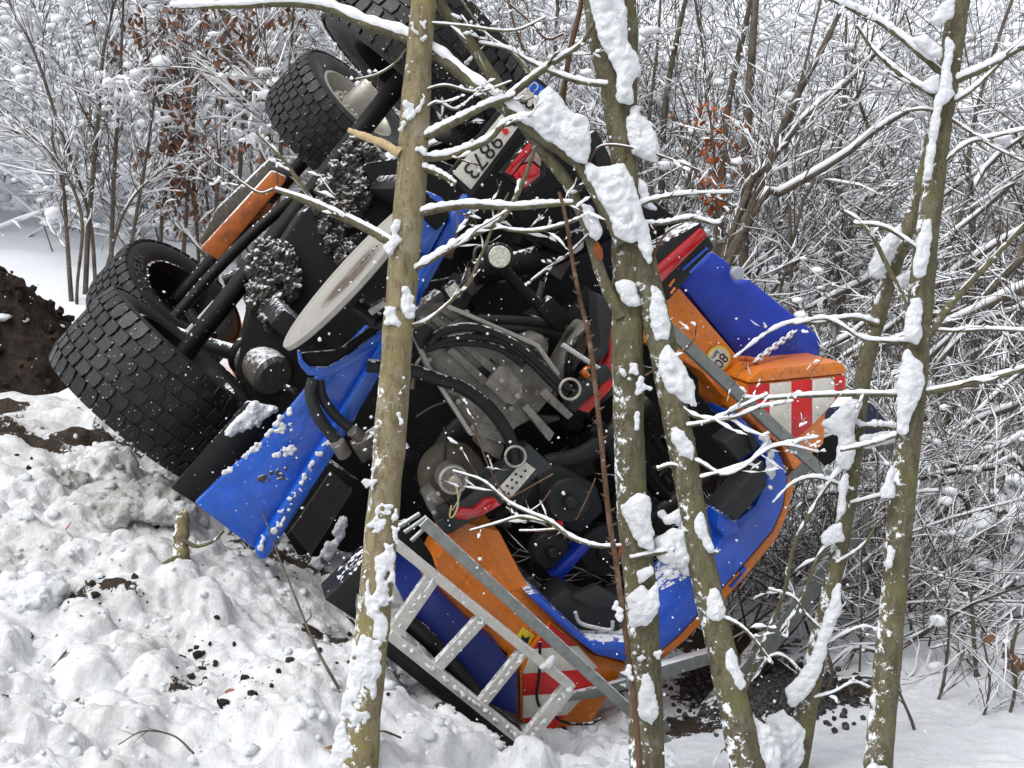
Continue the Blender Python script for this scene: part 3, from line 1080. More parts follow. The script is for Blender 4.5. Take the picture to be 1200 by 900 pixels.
# mudflap, blue rear apron, grille
slab("mudflap", [(200, 572), (290, 470), (326, 478), (334, 500), (231, 592)], -0.60, 0.03, M['black'], truck, 0.006)
sn = fill([(266, 503), (300, 468), (322, 480), (300, 498), (275, 514)], 45, 3, 7, rm)
mass("snow_crust", [TP(x, y, -0.62) for x, y, s in sn],
     [s * 3.6e-3 for x, y, s in sn], M['snow'], truck, 0.007, 0.02, 0.03)
slab("rear_apron", [(228, 590), (267, 552), (302, 524), (366, 446), (445, 366), (505, 252), (524, 264), (452, 394), (376, 520), (298, 644)], -0.85, 0.05, M['blue'], truck, 0.010)
slab("apron_lip", [(298, 645), (377, 520), (453, 394), (523, 262), (549, 226), (557, 236), (502, 336), (452, 430), (390, 536), (313, 655), (304, 657)], -0.90, 0.14, M['blue'], truck, 0.014)
slab("apron_panel", [(497, 222), (520, 232), (523, 262), (502, 300), (488, 296)], -0.93, 0.10, M['blue'], truck, 0.012)
sn = fill([(300, 640), (340, 578), (385, 510), (393, 514), (345, 590), (308, 648)], 55, 1.5, 3.6, rm) + fill([(258, 556), (300, 518), (340, 475), (345, 480), (305, 524), (262, 560)], 45, 1.5, 3.6, rm)
sn += fill([(318, 532), (345, 520), (348, 530), (322, 536)], 18, 1.5, 3.5, rm) + fill([(320, 500), (342, 497), (343, 508), (322, 508)], 12, 1.5, 3.5, rm)
mass("snow_crust", [TP(x, y, -0.915) for x, y, s in sn], [s * 3.5e-3 for x, y, s in sn], M['snow'], truck, 0.005, 0.008, 0.02)
sn = fill([(300, 560), (335, 545), (338, 562), (308, 566)], 40, 1.2, 3, rm)
mass("mud_splash", [TP(x, y, -0.85) for x, y, s in sn], [s * 3e-3 for x, y, s in sn], M['mud'], truck, 0.005, 0.008, 0.02)
grl = slab("radiator_grille", [(332, 622), (386, 541), (428, 570), (424, 592), (366, 664), (350, 652)], -0.45, 0.12, M['chassis'], truck, 0.008)
fin_m = surf("grey_fin", (0.05, 0.048, 0.044), 0.5, dirt=(0.02, 0.02, 0.02))
for k in range(13):
    t = k / 12
    pa, pb = TP(341 + 22 * t, 622 + 28 * t, -0.462), TP(388 + 24 * t, 552 + 22 * t, -0.462)
    ax = nrm(pb - pa)
    box("fin", (pa + pb) / 2, ax, TF, nrm(np.cross(ax, TF)), np.linalg.norm(pb - pa), 0.03, 0.006, fin_m, grl, 0)
sn = fill([(355, 672), (382, 640), (400, 610), (408, 604), (398, 640), (372, 672)], 40, 3, 6, rm)
mass("snow_crust", [TP(x, y, -0.5) for x, y, s in sn], [s * 3.6e-3 for x, y, s in sn], M['snow'], truck, 0.008, 0.02, 0.03)

# spinner disc with its blue guard
dcen = TP(414, 322, -1.35)
drad = 0.385
pf = [(0.0005, 0.006), (0.03, 0.006), (drad * 0.78, 0.003), (drad * 0.93, 0.010), (drad * 0.985, 0.018), (drad, 0.016), (drad, -0.002), (drad * 0.97, -0.006), (0.0005, -0.01)]
disc = MB().add(*lathe(dcen, TW, pf, 96)).build("spinner_disc", M['disc'], truck, auto=40)
rb = []
sn = fill([(385, 325), (400, 305), (440, 280), (446, 284), (405, 320), (390, 330)], 40, 1.2, 3.0, rm)
mass("mud_splash", [TP(x, y, -1.35) * 0 + (dcen + (TP(x, y, -1.35) - dcen) - TW * ((TP(x, y, -1.35) - dcen) @ TW) * 1.0 + TW * 0.006) for x, y, s in sn], [s * 2.2e-3 for x, y, s in sn], M['mud'], truck, 0.005, 0.006, 0.02)
slab("guard_inside", [(351, 414), (398, 410), (440, 378), (468, 346), (466, 362), (448, 388), (408, 418), (384, 432), (362, 432), (353, 426)], -1.17, 0.03, M['chassis'], truck, 0.003)
slab("spinner_guard", [(349, 412), (351, 428), (361, 440), (384, 442), (412, 428), (452, 398), (474, 370), (468, 362), (448, 386), (408, 416), (384, 430), (364, 430), (355, 422), (353, 412)], -1.19, 0.06, M['blue'], truck, 0.006)
cyl("motor_shaft", TP(420, 357, -1.3), nrm(TP(442, 374, -1.35) - TP(420, 357, -1.3)), 0.032, 0.11, M['black'], truck)
slab("motor_bracket", [(432, 362), (455, 350), (462, 372), (448, 388), (432, 384)], -1.36, 0.10, M['black'], truck, 0.008)
slab("bracket_cap", [(431, 364), (450, 352), (453, 358), (436, 370)], -1.375, 0.02, M['alu'], truck, 0.003)
cyl("hose_coupling", TP(446, 374, -1.4), nrm(TP(476, 400, -1.4) - TP(446, 374, -1.4)), 0.030, 0.13, M['black'], truck)
hose("hydraulic_hose", [TP(x, y, -1.05) for x, y in ((367, 444), (364, 462), (372, 486), (385, 505), (397, 520), (404, 535))], 0.026, M['darkgrey'], truck)
hose("hydraulic_hose", [TP(x, y, -1.02) for x, y in ((374, 446), (378, 466), (392, 486), (410, 502), (424, 514))], 0.022, M['darkgrey'], truck)
cyl("hose_fitting", TP(395, 518, -1.08), nrm(TP(408, 540, -1.05) - TP(395, 518, -1.08)), 0.032, 0.075, M['steel'], truck)
cyl("hose_fitting", TP(412, 504, -1.05), nrm(TP(428, 517, -1.02) - TP(412, 504, -1.05)), 0.028, 0.06, M['steel'], truck)

# steel discharge chute
CH = -1.25
slab("discharge_chute", [(484, 394), (496, 358), (523, 355), (632, 403), (657, 438), (642, 470), (626, 490), (603, 502), (592, 521), (561, 511), (551, 511), (499, 430)], CH, 0.05, M['steel'], truck, 0.006)
slab("chute_bright_edge", [(523, 355), (632, 403), (657, 438), (652, 442), (628, 407), (521, 360)], CH - 0.045, 0.05, M['steel_edge'], truck, 0.003)  # right edge's highlight put in as a strip of paler steel
slab("chute_bright_edge", [(484, 394), (499, 430), (551, 511), (556, 510), (504, 428), (489, 392)], CH - 0.05, 0.055, M['steel_edge'], truck, 0.003)
slab("chute_rib", [(504, 375), (512, 370), (590, 436), (582, 443)], CH - 0.035, 0.04, M['steel'], truck, 0.004)
slab("chute_rib", [(523, 412), (531, 406), (574, 446), (566, 453)], CH - 0.035, 0.04, M['steel'], truck, 0.004)
slab("chute_slot", [(556, 436), (576, 420), (586, 436), (566, 452)], CH - 0.004, 0.01, M['ink'], truck, 0)
slab("gate_plate", [(568, 450), (586, 428), (597, 430), (612, 452), (611, 466), (602, 475), (591, 472)], CH - 0.06, 0.035, M['steel'], truck, 0.004)
slab("chute_plate", [(514, 363), (524, 357), (543, 365), (531, 377)], CH - 0.02, 0.022, M['steel'], truck, 0.003)
slab("chute_side", [(560, 500), (572, 496), (592, 524), (586, 540), (566, 528)], CH + 0.02, 0.2, M['steel'], truck, 0.008)
for x, y in ((583, 443), (602, 461), (527, 362), (546, 366), (502, 421), (517, 445), (553, 500), (628, 408), (644, 432), (536, 470), (598, 478)):
    cyl("bolt", TP(x, y, CH - 0.005), -TF, 0.013, 0.075 if (x, y) in ((583, 443), (602, 461)) else 0.02, M['steel_edge'], truck, 6, 0.003)
slab("arm_block", [(484, 392), (500, 380), (512, 390), (508, 408), (492, 410)], CH - 0.06, 0.08, M['darkgrey'], truck, 0.01)
hose("hydraulic_hose", [TP(x, y, CH - 0.09) for x, y in ((502, 404), (516, 390), (540, 383), (566, 386), (598, 400), (630, 425), (652, 446), (668, 456))], 0.017, M['black'], truck)
hose("hydraulic_hose", [TP(x, y, CH - 0.08) for x, y in ((500, 408), (524, 398), (556, 394), (590, 400), (622, 424), (648, 450), (664, 462))], 0.017, M['black'], truck)
hose("hydraulic_hose", [TP(x, y, CH - 0.08) for x, y in ((498, 410), (520, 404), (550, 402), (584, 408), (614, 428))], 0.014, M['black'], truck)
hose("hydraulic_hose", [TP(x, y, CH - 0.10) for x, y in ((430, 428), (480, 434), (512, 444), (545, 456), (575, 480), (597, 512), (604, 540))], 0.027, M['black'], truck)
hose("hydraulic_hose", [TP(x, y, CH + 0.35) for x, y in ((560, 374), (610, 376), (650, 382), (684, 394))], 0.022, M['darkgrey'], truck)
hose("hydraulic_hose", [TP(x, y, CH + 0.35) for x, y in ((575, 384), (620, 386), (660, 394), (690, 404))], 0.024, M['darkgrey'], truck)
for x, y in ((668, 456), (604, 535)):
    q = [TP(x + 12 * math.cos(t), y + 12 * math.sin(t), CH - 0.13) for t in np.linspace(0, 2 * math.pi, 15)]
    hose("wire_ring", q, 0.006, M['steel_edge'], truck, 30, 8)
slab("hinge_bar", [(632, 462), (640, 455), (672, 486), (666, 492)], CH - 0.08, 0.05, M['steel'], truck, 0.003)
slab("hinge_bar", [(612, 478), (619, 474), (650, 508), (644, 518)], CH - 0.08, 0.05, M['steel'], truck, 0.003)
slab("hinge_bar", [(616, 486), (656, 488), (656, 492), (630, 500)], CH - 0.02, 0.03, M['darkgrey'], truck, 0.003)
hose("steel_rod", [TP(659, 404, CH - .1), TP(682, 419, CH - .1), TP(706, 435, CH - .1)], 0.010, M['alu'], truck)
slab("rod_clevis", [(694, 436), (712, 428), (720, 440), (704, 452)], CH - 0.12, 0.08, M['darkgrey'], truck, 0.006)
slab("curved_chute", [(618, 398), (636, 392), (644, 404), (640, 424), (628, 416)], CH + 0.12, 0.2, M['steel'], truck, 0.01)
slab("curved_chute", [(650, 440), (676, 392), (690, 376), (698, 384), (684, 420), (664, 452)], CH + 0.15, 0.2, M['steel'], truck, 0.02)
for k in range(3):
    hose("cable", [TP(662 + 4 * k, 452 - 2 * k, CH + .1), TP(664 + 4 * k, 420, CH + .08), TP(672 + 5 * k, 400 - 3 * k, CH + .12), TP(690 + 2 * k, 388 - 4 * k, CH + .15)], 0.008, M['black'], truck, 18, 6)
cyl("marker_lamp", TP(688, 436, CH + .1), -TF, 0.028, 0.03, M['lens_orange'], truck)
# frame with red reflective edge round the chute's right side
slab("tray_frame", [(699, 343), (717, 352), (719, 372), (713, 412), (700, 430), (694, 428), (704, 408), (700, 368)], -1.3, 0.12, M['darkgrey'], truck, 0.010)
slab("red_edge", [(713, 376), (719, 374), (724, 436), (712, 448), (704, 436), (713, 416)], -1.22, 0.10, M['red'], truck, 0.005)
slab("red_edge", [(676, 480), (712, 446), (722, 444), (720, 452), (690, 484)], -1.22, 0.08, M['red'], truck, 0.005)
slab("tray_frame", [(664, 478), (700, 444), (706, 450), (674, 484)], -1.28, 0.10, M['darkgrey'], truck, 0.006)

# work lamps
wl_c = TP(585, 301, -1.05)
wax = nrm(-TF + 0.15 * TW)
lampb = cyl("work_lamp", wl_c - wax * 0.06, wax, 0.062, 0.075, M['black'], truck, 32, 0.01)
cyl("lamp_lens", wl_c + wax * 0.008, wax, 0.047, 0.012, M['lens_clear'], lampb, 28, 0.003)
lampq = slab("work_lamp", [(519, 338), (534, 328), (545, 340), (542, 352), (528, 354)], -1.3, 0.07, M['black'], truck, 0.01)
slab("lamp_lens", [(521, 339), (534, 331), (542, 341), (539, 349), (528, 350)], -1.312, 0.012, M['lens_clear'], lampq, 0.004)
hose("lamp_arm", [TP(592, 318, -1.0), TP(615, 342, -1.0), TP(640, 366, -1.0)], 0.026, M['chassis'], truck)
box("arm_socket", TP(648, 368, -1.0), nrm(TP(660, 380, -1) - TP(640, 358, -1)), nrm(np.cross(TF, TP(660, 380, -1) - TP(640, 358, -1))), TF, 0.14, 0.085, 0.08, M['chassis'], truck, 0.006)
hose("bumper_tube", [TP(555, 320, -.6), TP(640, 300, -.6), TP(720, 262, -.6)], 0.06, M['chassis'], truck)
hose("bumper_tube", [TP(600, 262, -.5), TP(650, 250, -.5), TP(700, 215, -.5)], 0.05, M['chassis'], truck)

# number plate
PC = -0.95
pl = slab("number_plate", [(523, 205), (552, 232), (650, 106), (620, 83)], PC, 0.025, M['black'], truck, 0.006)
pA, pB, pC_, pD = (531, 203), (552, 222), (640, 105), (623, 91)
slab("plate_field", [pA, pB, (632, 116), (615, 101)], PC - 0.006, 0.012, M['white'], pl, 0.001)
slab("country_band", [(632.5, 115.5), pC_, pD, (615.5, 100.5)], PC - 0.006, 0.012, M['euro'], pl, 0.001)
xd = nrm(TP(*pA, PC) - TP(*pD, PC))
up_ = TP(*pB, PC) - TP(*pA, PC)


def on_plate(t, v=0.5, lift=0.0085):
    a = TP(*pD, PC) * (1 - t) + TP(*pA, PC) * t
    b = TP(*pC_, PC) * (1 - t) + TP(*pB, PC) * t
    return a * (1 - v) + b * v - TF * lift


for ch, t in (("3", .185), ("S", .27), ("8", .355), ("9", .585), ("8", .685), ("7", .79), ("3", .895)):
    text("character", ch, on_plate(t), xd, up_, 0.105, M['ink'], pl)
text("character", "CZ", on_plate(0.07, 0.36), xd, up_, 0.05, M['white'], pl)
for v in (.38, .66):
    cyl("inspection_sticker", on_plate(.47, v, 0.006), -TF, 0.013, 0.003, M['red'], pl, 16, 0.0005)
slab("light_bar", [(552, 170), (590, 124), (596, 130), (558, 178)], PC + .03, 0.05, M['darkgrey'], truck, 0.008)
slab("plate_bracket", [(600, 240), (660, 130), (690, 160), (660, 300), (620, 280)], -0.7, 0.1, M['chassis'], truck, 0.02)

# tail lamps
tl = slab("tail_lamp", [(588, 203), (622, 162), (640, 186), (640, 206), (617, 228)], -1.0, 0.10, M['black'], truck, 0.012)
slab("lamp_lens", [(592, 202), (621, 166), (626, 172), (600, 206)], -1.015, 0.03, M['lens_red'], tl, 0.006)
slab("lamp_lens", [(601, 206), (612, 193), (624, 190), (634, 198), (633, 206), (616, 221)], -1.02, 0.04, M['lens_red'], tl, 0.008)
slab("lamp_lens", [(613, 191), (626, 173), (635, 187), (634, 196), (625, 188)], -1.014, 0.03, surf("smoky_lens", (0.33, 0.2, 0.2), 0.15, coat=.6), tl, 0.006)
tr = slab("tail_lamp", [(764, 292), (821, 260), (839, 290), (783, 354), (772, 336)], -1.3, 0.16, M['black'], truck, 0.014)
slab("lamp_lens", [(769, 314), (822, 267), (830, 276), (773, 334)], -1.325, 0.04, M['lens_red'], tr, 0.006)
for k, (mt, a, b) in enumerate((("lens_orange", (784, 336), (790, 327)), ("lens_orange", (786, 344), (791, 337)), ("euro", (800, 316), (829, 290)), ("euro", (808, 320), (832, 296)))):  # orange lens strips; the blue ones paint a reflection into the lamp
    hose("lens_and_reflection_strip", [TP(*a, -1.302), TP((a[0] + b[0]) / 2, (a[1] + b[1]) / 2, -1.302), TP(*b, -1.302)], 0.006, M[mt], tr, 8, 6)
slab("lamp_bracket", [(742, 236), (762, 232), (806, 262), (800, 278), (768, 292), (750, 290)], -1.1, 0.12, M['chassis'], truck, 0.015)
slab("lamp_bracket", [(688, 158), (700, 152), (722, 196), (716, 206), (700, 196)], -0.9, 0.10, M['black'], truck, 0.01)
slab("reflector", [(668, 292), (684, 280), (684, 290), (674, 298)], -0.95, 0.02, surf("pale_lens", (0.35, 0.37, 0.42), 0.2, coat=.5), truck, 0.003)

# right side of the spreader: blue tank, orange side plate, hazard box
slab("brine_tank", [(835, 294), (857, 309), (859, 327), (866, 333), (879, 327), (958, 391), (964, 404), (962, 419), (949, 417), (937, 430), (893, 436), (866, 419), (800, 337)], -1.05, 1.6, M['blue_tank'], truck, 0.035,
     "right hand blue brine tank")
cyl("tank_strap", TP(862, 320, -1.08), -TF, 0.03, 0.03, surf("pale_boss", (0.35, 0.38, 0.45), 0.4), truck, 24, 0.006)
slab("side_plate", [(770, 352), (797, 338), (867, 420), (890, 438), (884, 470), (862, 480), (845, 462), (822, 436), (795, 420), (755, 402), (752, 372)], -1.12, 0.18, M['orange'], truck, 0.010)
st_c = TP(842, 420, -1.135)
sticker = cyl("speed_sticker", st_c, -TF, 0.056, 0.003, M['yellow'], truck, 40, 0.001)
cyl("sticker_face", st_c - TF * 0.003, -TF, 0.047, 0.0025, M['white'], sticker, 40, 0.0008)
rd = lambda x0, y0, x1, y1: nrm(TP(x1, y1, -1.13) - TP(x0, y0, -1.13))
tx, ty = rd(850, 413, 838, 428), rd(838, 412, 850, 424)
text("character", "80", st_c + ty * 0.012 - TF * 0.007, tx, ty, 0.066, M['ink'], sticker, 0.0008)
text("character", "km", st_c - ty * 0.026 - TF * 0.007, tx, ty, 0.033, M['ink'], sticker, 0.0008)
hb = slab("hazard_box", [(875, 450), (992, 438), (992, 456), (968, 484), (966, 520), (930, 552), (918, 524), (895, 508), (876, 486)], -1.35, 0.55, M['orange'], truck, 0.010)


def clip(poly, nx, ny, d):
    out = []
    for i in range(len(poly)):
        a, b = poly[i], poly[(i + 1) % len(poly)]
        da, db = a[0] * nx + a[1] * ny - d, b[0] * nx + b[1] * ny - d
        if da >= 0:
            out.append(a)
        if (da >= 0) != (db >= 0):
            t = da / (da - db)
            out.append((a[0] + (b[0] - a[0]) * t, a[1] + (b[1] - a[1]) * t))
    return out


def stripes(poly, nx, ny, cuts, c, parent, th=0.006):
    for i in range(len(cuts) - 1):
        q = clip(clip(poly, nx, ny, cuts[i]), -nx, -ny, -cuts[i + 1] + 0.05)
        if len(q) > 2:
            slab("hazard_stripe", q, c, th, M[('red', 'white')[i % 2]], parent, 0.0008)


stripes([(878, 452), (990, 441), (990, 455), (967, 482), (950, 500), (936, 512), (912, 514), (893, 500), (879, 484)], 1, 0, [876, 902, 927.5, 952, 978, 993], -1.362, hb)
slab("box_top", [(876, 446), (893, 432), (986, 424), (993, 434), (991, 438), (876, 449)], -1.36, 0.5, M['orange'], truck, 0.006)
q = [TP(x, y, -1.25) for x, y in ((866, 420), (880, 421), (890, 428), (889, 436), (880, 436), (876, 430))]
hose("lifting_hook", q, 0.012, surf("hook_paint", (0.45, 0.10, 0.02), 0.4), truck, 24, 8)
slab("spreader_platform", [(960, 478), (1022, 470), (1047, 500), (1040, 522), (972, 524)], -0.6, 0.5, surf("dark_blue_tarp", (0.008, 0.016, 0.06), 0.5, snow=0.55, snow_scale=16, speck=.5), truck, 0.02)
slab("light_housing", [(955, 516), (984, 505), (990, 530), (972, 548), (950, 545)], -0.9, 0.2, M['chassis'], truck, 0.02)
slab("side_rail", [(985, 520), (1045, 512), (1050, 526), (985, 540)], -0.5, 0.2, M['galv'], truck, 0.008)
# chain of the right hook, links turned alternately
ca, cb = TP(884, 424, -1.26), TP(940, 382, -1.0)
cdir = nrm(cb - ca)
nl = 13
for k in range(nl):
    c = ca + (cb - ca) * ((k + .5) / nl)
    s = nrm(np.cross(cdir, TF if k % 2 else TW))
    L = np.linalg.norm(cb - ca) / nl * 0.72
    q = [c + cdir * L * math.cos(t) + s * 0.011 * math.sin(t) for t in np.linspace(0, 2 * math.pi, 13)]
    hose("chain_link", q, 0.005, M['alu'], truck, 18, 6)
sn = [(884 + (940 - 884) * t, 424 - 42 * t, rm.uniform(1.5, 3.6)) for t in rm.random(26)]
mass("snow_crust", [ca + (cb - ca) * ((x - 884) / 56) + np.array([0, 0, .006]) for x, y, s in sn], [s * 2.6e-3 for x, y, s in sn], M['snow'], truck, 0.004, 0.006, 0.02)

# blue rear band round the dark opening, with grey boxes inside
slab("rear_band", [(860, 482), (889, 508), (906, 520), (917, 538), (923, 562), (918, 594), (906, 622), (870, 664), (843, 694), (797, 744), (775, 763), (735, 776), (700, 768), (666, 742), (617, 697),
                   (628, 694), (690, 751), (735, 752), (758, 736), (773, 692), (814, 672), (842, 640), (856, 616), (886, 592), (899, 560), (896, 530), (884, 514), (862, 492)], -1.35, 0.30, M['blue_band'], truck, 0.016)
slab("orange_skirt", [(923, 560), (932, 566), (924, 600), (912, 630), (876, 674), (848, 705), (802, 752), (778, 772), (740, 784), (735, 776), (775, 763), (797, 744), (843, 694), (870, 664), (906, 622), (918, 594)], -1.28, 0.45, M['orange'], truck, 0.010)
slab("band_line", [(858, 690), (872, 672), (876, 666), (872, 664), (866, 670), (870, 672), (855, 688)], -1.292, 0.01, M['euro'], truck, 0.001)
slab("inner_panel", [(634, 712), (664, 690), (700, 706), (746, 702), (760, 735), (735, 753), (690, 753)], -1.22, 0.2, M['darkgrey'], truck, 0.012)
slab("inner_panel", [(670, 700), (700, 686), (725, 700), (715, 712), (690, 712)], -1.27, 0.05, M['darkgrey'], truck, 0.006)
hose("grab_handle", [TP(x, y, -1.26) for x, y in ((674, 717), (680, 730), (700, 736), (716, 738), (718, 728))], 0.009, M['alu'], truck, 22, 8)
gb = slab("control_box", [(843, 598), (874, 563), (896, 540), (900, 570), (864, 611)], -1.42, 0.16, M['darkgrey'], truck, 0.012)
slab("control_box", [(848, 520), (873, 501), (884, 528), (866, 542)], -1.36, 0.16, M['darkgrey'], truck, 0.012)
slab("corner_bracket", [(842, 600), (864, 613), (868, 622), (850, 632), (840, 618)], -1.38, 0.12, M['blue_band'], truck, 0.010)
slab("side_hinge", [(862, 490), (880, 504), (890, 520), (884, 530), (872, 500)], -1.38, 0.05, M['darkgrey'], truck, 0.006)
slab("inner_bar", [(646, 676), (684, 636), (694, 640), (656, 684)], -1.0, 0.15, M['blue_tank'], truck, 0.010)
slab("inner_bar", [(640, 660), (672, 628), (680, 632), (648, 668)], -.9, 0.1, surf("deep_blue", (0.006, 0.014, 0.10), 0.5), truck, 0.010)
for x, y, r, c in ((661, 582, .105, -.95), (640, 640, .09, -.85), (700, 640, .12, -.8)):
    pc = TP(x, y, c)
    cyl("hydraulic_motor", pc, -TF, r, 0.09, M['darkgrey'], truck, 32, 0.012)
    cyl("motor_hub", pc - TF * 0.09, -TF, r * 0.3, 0.04, M['darkgrey'], truck, 20, 0.008)
slab("gear_cover", [(630, 560), (655, 545), (700, 570), (708, 600), (680, 625), (640, 610)], -0.93, 0.1, M['darkgrey'], truck, 0.012)
slab("red_cap", [(651, 612), (660, 611), (660, 618), (652, 619)], -1.06, 0.03, M['red'], truck, 0.003)
for pts, r in (([(760, 430), (745, 500), (760, 560), (800, 600)], .03), ([(700, 500), (740, 560), (790, 640), (800, 670)], .04), ([(620, 620), (640, 640), (650, 660)], .025),
               ([(640, 545), (690, 530), (760, 470)], .05), ([(720, 620), (770, 600), (830, 560)], .045), ([(560, 480), (520, 520), (500, 580)], .04)):
    hose("drive_shaft", [TP(x, y, -0.75) for x, y in pts], r, M['darkgrey'] if r > .03 else M['chassis'], truck, 16, 10)
sn = fill([(770, 640), (790, 622), (812, 625), (818, 650), (812, 676), (785, 655), (775, 655)], 26, 6, 14, rm) + fill([(774, 600), (796, 596), (798, 612), (780, 612)], 8, 4, 8, rm) + fill([(774, 664), (790, 662), (788, 674), (776, 672)], 6, 3, 6, rm)
mass("snow_crust", [TP(x, y, -1.4) for x, y, s in sn], [s * 3.2e-3 for x, y, s in sn], M['snow'], truck, 0.008, 0.02, 0.04)
sn = fill([(893, 515), (902, 518), (908, 545), (904, 572), (898, 570), (900, 545)], 26, 2.5, 5, rm) + fill([(885, 505), (900, 508), (903, 518), (893, 518)], 10, 2, 5, rm)
mass("snow_crust", [TP(x, y, -1.44) for x, y, s in sn], [s * 3.2e-3 for x, y, s in sn], M['snow'], truck, 0.006, 0.01, 0.03)

# left side of the spreader: orange plate, tank, hazard board
LO = -1.25
slab("side_plate", [(532, 622), (545, 612), (585, 622), (602, 655), (625, 698), (692, 766), (735, 778), (692, 850), (662, 882), (630, 872), (607, 842), (605, 778), (585, 758), (553, 736), (500, 692), (513, 655)], LO, 0.3, M['orange'], truck, 0.010)
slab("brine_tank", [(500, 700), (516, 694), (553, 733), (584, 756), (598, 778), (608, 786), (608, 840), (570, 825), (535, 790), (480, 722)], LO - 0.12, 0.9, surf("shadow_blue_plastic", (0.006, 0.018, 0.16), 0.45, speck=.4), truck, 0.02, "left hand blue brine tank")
hose("drain_pipe", [TP(x, y, LO - .22) for x, y in ((470, 722), (505, 752), (540, 792), (562, 822))], 0.035, M['black'], truck)
hbl = slab("hazard_board", [(646, 728), (679, 756), (702, 780), (704, 792), (691, 814), (666, 840), (640, 870), (628, 865), (610, 843), (609, 788), (622, 758)], LO - 0.03, 0.03, M['orange'], truck, 0.004)
sb = [(646, 731), (677, 757), (699, 781), (700, 791), (688, 812), (664, 838), (639, 866), (629, 862), (613, 841), (613, 789), (625, 760)]
sl_ = math.radians(4)
nx_, ny_ = math.sin(sl_) * 1.0, math.cos(sl_)
stripes([(x, y) for x, y in sb], nx_, ny_, [d + 0.0 for d in (720 + 46, 757 + 44, 786 + 44, 813 + 44, 838 + 44, 880 + 44)][0:0] or [c + math.sin(sl_) * 650 for c in (700, 757, 785, 811, 837, 880)], LO - 0.037, hbl)
bs = slab("warning_sticker", [(603, 749), (613, 735), (627, 745), (618, 759)], LO - 0.008, 0.006, M['yellow'], truck, 0.001)
slab("pictogram", [(610, 752), (612, 744), (616, 748), (621, 746), (618, 755), (614, 757)], LO - 0.011, 0.003, M['ink'], bs, 0)
slab("blue_label", [(651, 863), (661, 851), (672, 861), (662, 872)], LO - 0.008, 0.006, surf("navy_film", (0.006, 0.02, 0.11), 0.4), truck, 0.001)
q = [TP(x, y, LO - .05) for x, y in ((583, 768), (590, 780), (598, 786), (602, 776), (596, 768))]
hose("lifting_hook", q, 0.010, M['orange'], truck, 20, 8)
hose("cable", [TP(x, y, LO - .06) for x, y in ((633, 752), (632, 790), (629, 815), (632, 828))], 0.007, M['black'], truck, 16, 6)
hose("cable", [TP(x, y, LO - .06) for x, y in ((648, 838), (664, 847), (690, 848), (704, 842))], 0.007, M['black'], truck, 16, 6)
slab("grey_strap", [(664, 814), (700, 806), (735, 796), (740, 806), (702, 818), (664, 822)], LO - .07, 0.03, M['galv'], truck, 0.003)

# valves, brackets and lines in the dark underbody
rk = np.random.default_rng(31)
for k in range(84):
    x, y, _ = fill([(470, 300), (560, 220), (640, 250), (700, 330), (740, 470), (800, 520), (780, 600), (620, 640), (500, 560), (430, 560), (420, 480)], 1, 1, 1, rk)[0]
    c = rk.uniform(-.45, -.2)
    if k % 2:
        ang = rk.uniform(-.5, .5)
        box("valve_block", TP(x, y, c), nrm(TU * math.cos(ang) + TW * math.sin(ang)), nrm(TW * math.cos(ang) - TU * math.sin(ang)), TF, rk.uniform(.08, .2), rk.uniform(.05, .12), .16,
            M[('chassis', 'darkgrey', 'steel_dirty')[k // 2 % 3]], truck, .008)
    else:
        x2, y2 = x + rk.uniform(-70, 70), y + rk.uniform(-50, 50)
        hose("pipe", [TP(x, y, c), TP((x + x2) / 2 + rk.uniform(-14, 14), (y + y2) / 2 + rk.uniform(-14, 14), c), TP(x2, y2, c)], rk.uniform(.006, .018), M[('chassis', 'darkgrey', 'steel_dirty')[k // 2 % 3]], truck, 18, 8)
for k in range(16):
    x, y, _ = fill([(262, 395), (300, 320), (360, 250), (440, 180), (460, 215), (400, 330), (330, 400), (300, 440)], 1, 1, 1, rk)[0]
    x2, y2 = x + rk.uniform(15, 60), y - rk.uniform(-10, 70)
    c = rk.uniform(.0, .5)
    hose("pipe", [TP(x, y, c), TP((x + x2) / 2 + rk.uniform(-8, 8), (y + y2) / 2 + rk.uniform(-8, 8), c), TP(x2, y2, c)], rk.uniform(.01, .03), M[('chassis', 'darkgrey', 'mud')[k % 3]], truck, 16, 8)
hose("bellows", [TP(352, 372, .35), TP(392, 318, .35), TP(418, 284, .35)], 0.11, M['darkgrey'], truck)

# rear lamp bar with label, spinner motor
slab("lamp_bar", [(511, 613), (536, 590), (565, 568), (620, 520), (650, 548), (628, 560), (594, 588), (545, 616), (524, 628)], -1.32, 0.12, surf("green_grey_paint", (0.025, 0.032, 0.034), 0.45, speck=.3), truck, 0.010)
lab = slab("type_label", [(580, 577), (614, 540), (628, 550), (594, 589)], -1.334, 0.006, M['white'], truck, 0.001)
la, lb_, lc = TP(580, 577, -1.34), TP(614, 540, -1.34), TP(594, 589, -1.34)
ex_, ey_ = lb_ - la, lc - la
for i, (s_, t_) in enumerate(((.30, .3), (.48, .25), (.64, .2), (.34, .62), (.5, .6), (.68, .55), (.84, .5), (.14, .4), (.18, .7))):
    V, F2 = boxv(la + ex_ * s_ + ey_ * t_ - TF * 0.0005, nrm(ex_), nrm(ey_), TF, 0.011, 0.009, 0.002)
    MB().add(V, F2).build("printed_mark", M['ink'], lab, smooth=False)
slab("lamp_lens", [(533, 603), (541, 596), (556, 597), (568, 586), (579, 583), (588, 592), (566, 604), (546, 610), (534, 608)], -1.36, 0.05, M['lens_red'], truck, 0.006, "red rear lamp lens")
sc_ = TP(526, 556, -1.25)
hs = TP(532, 560, -1.0)
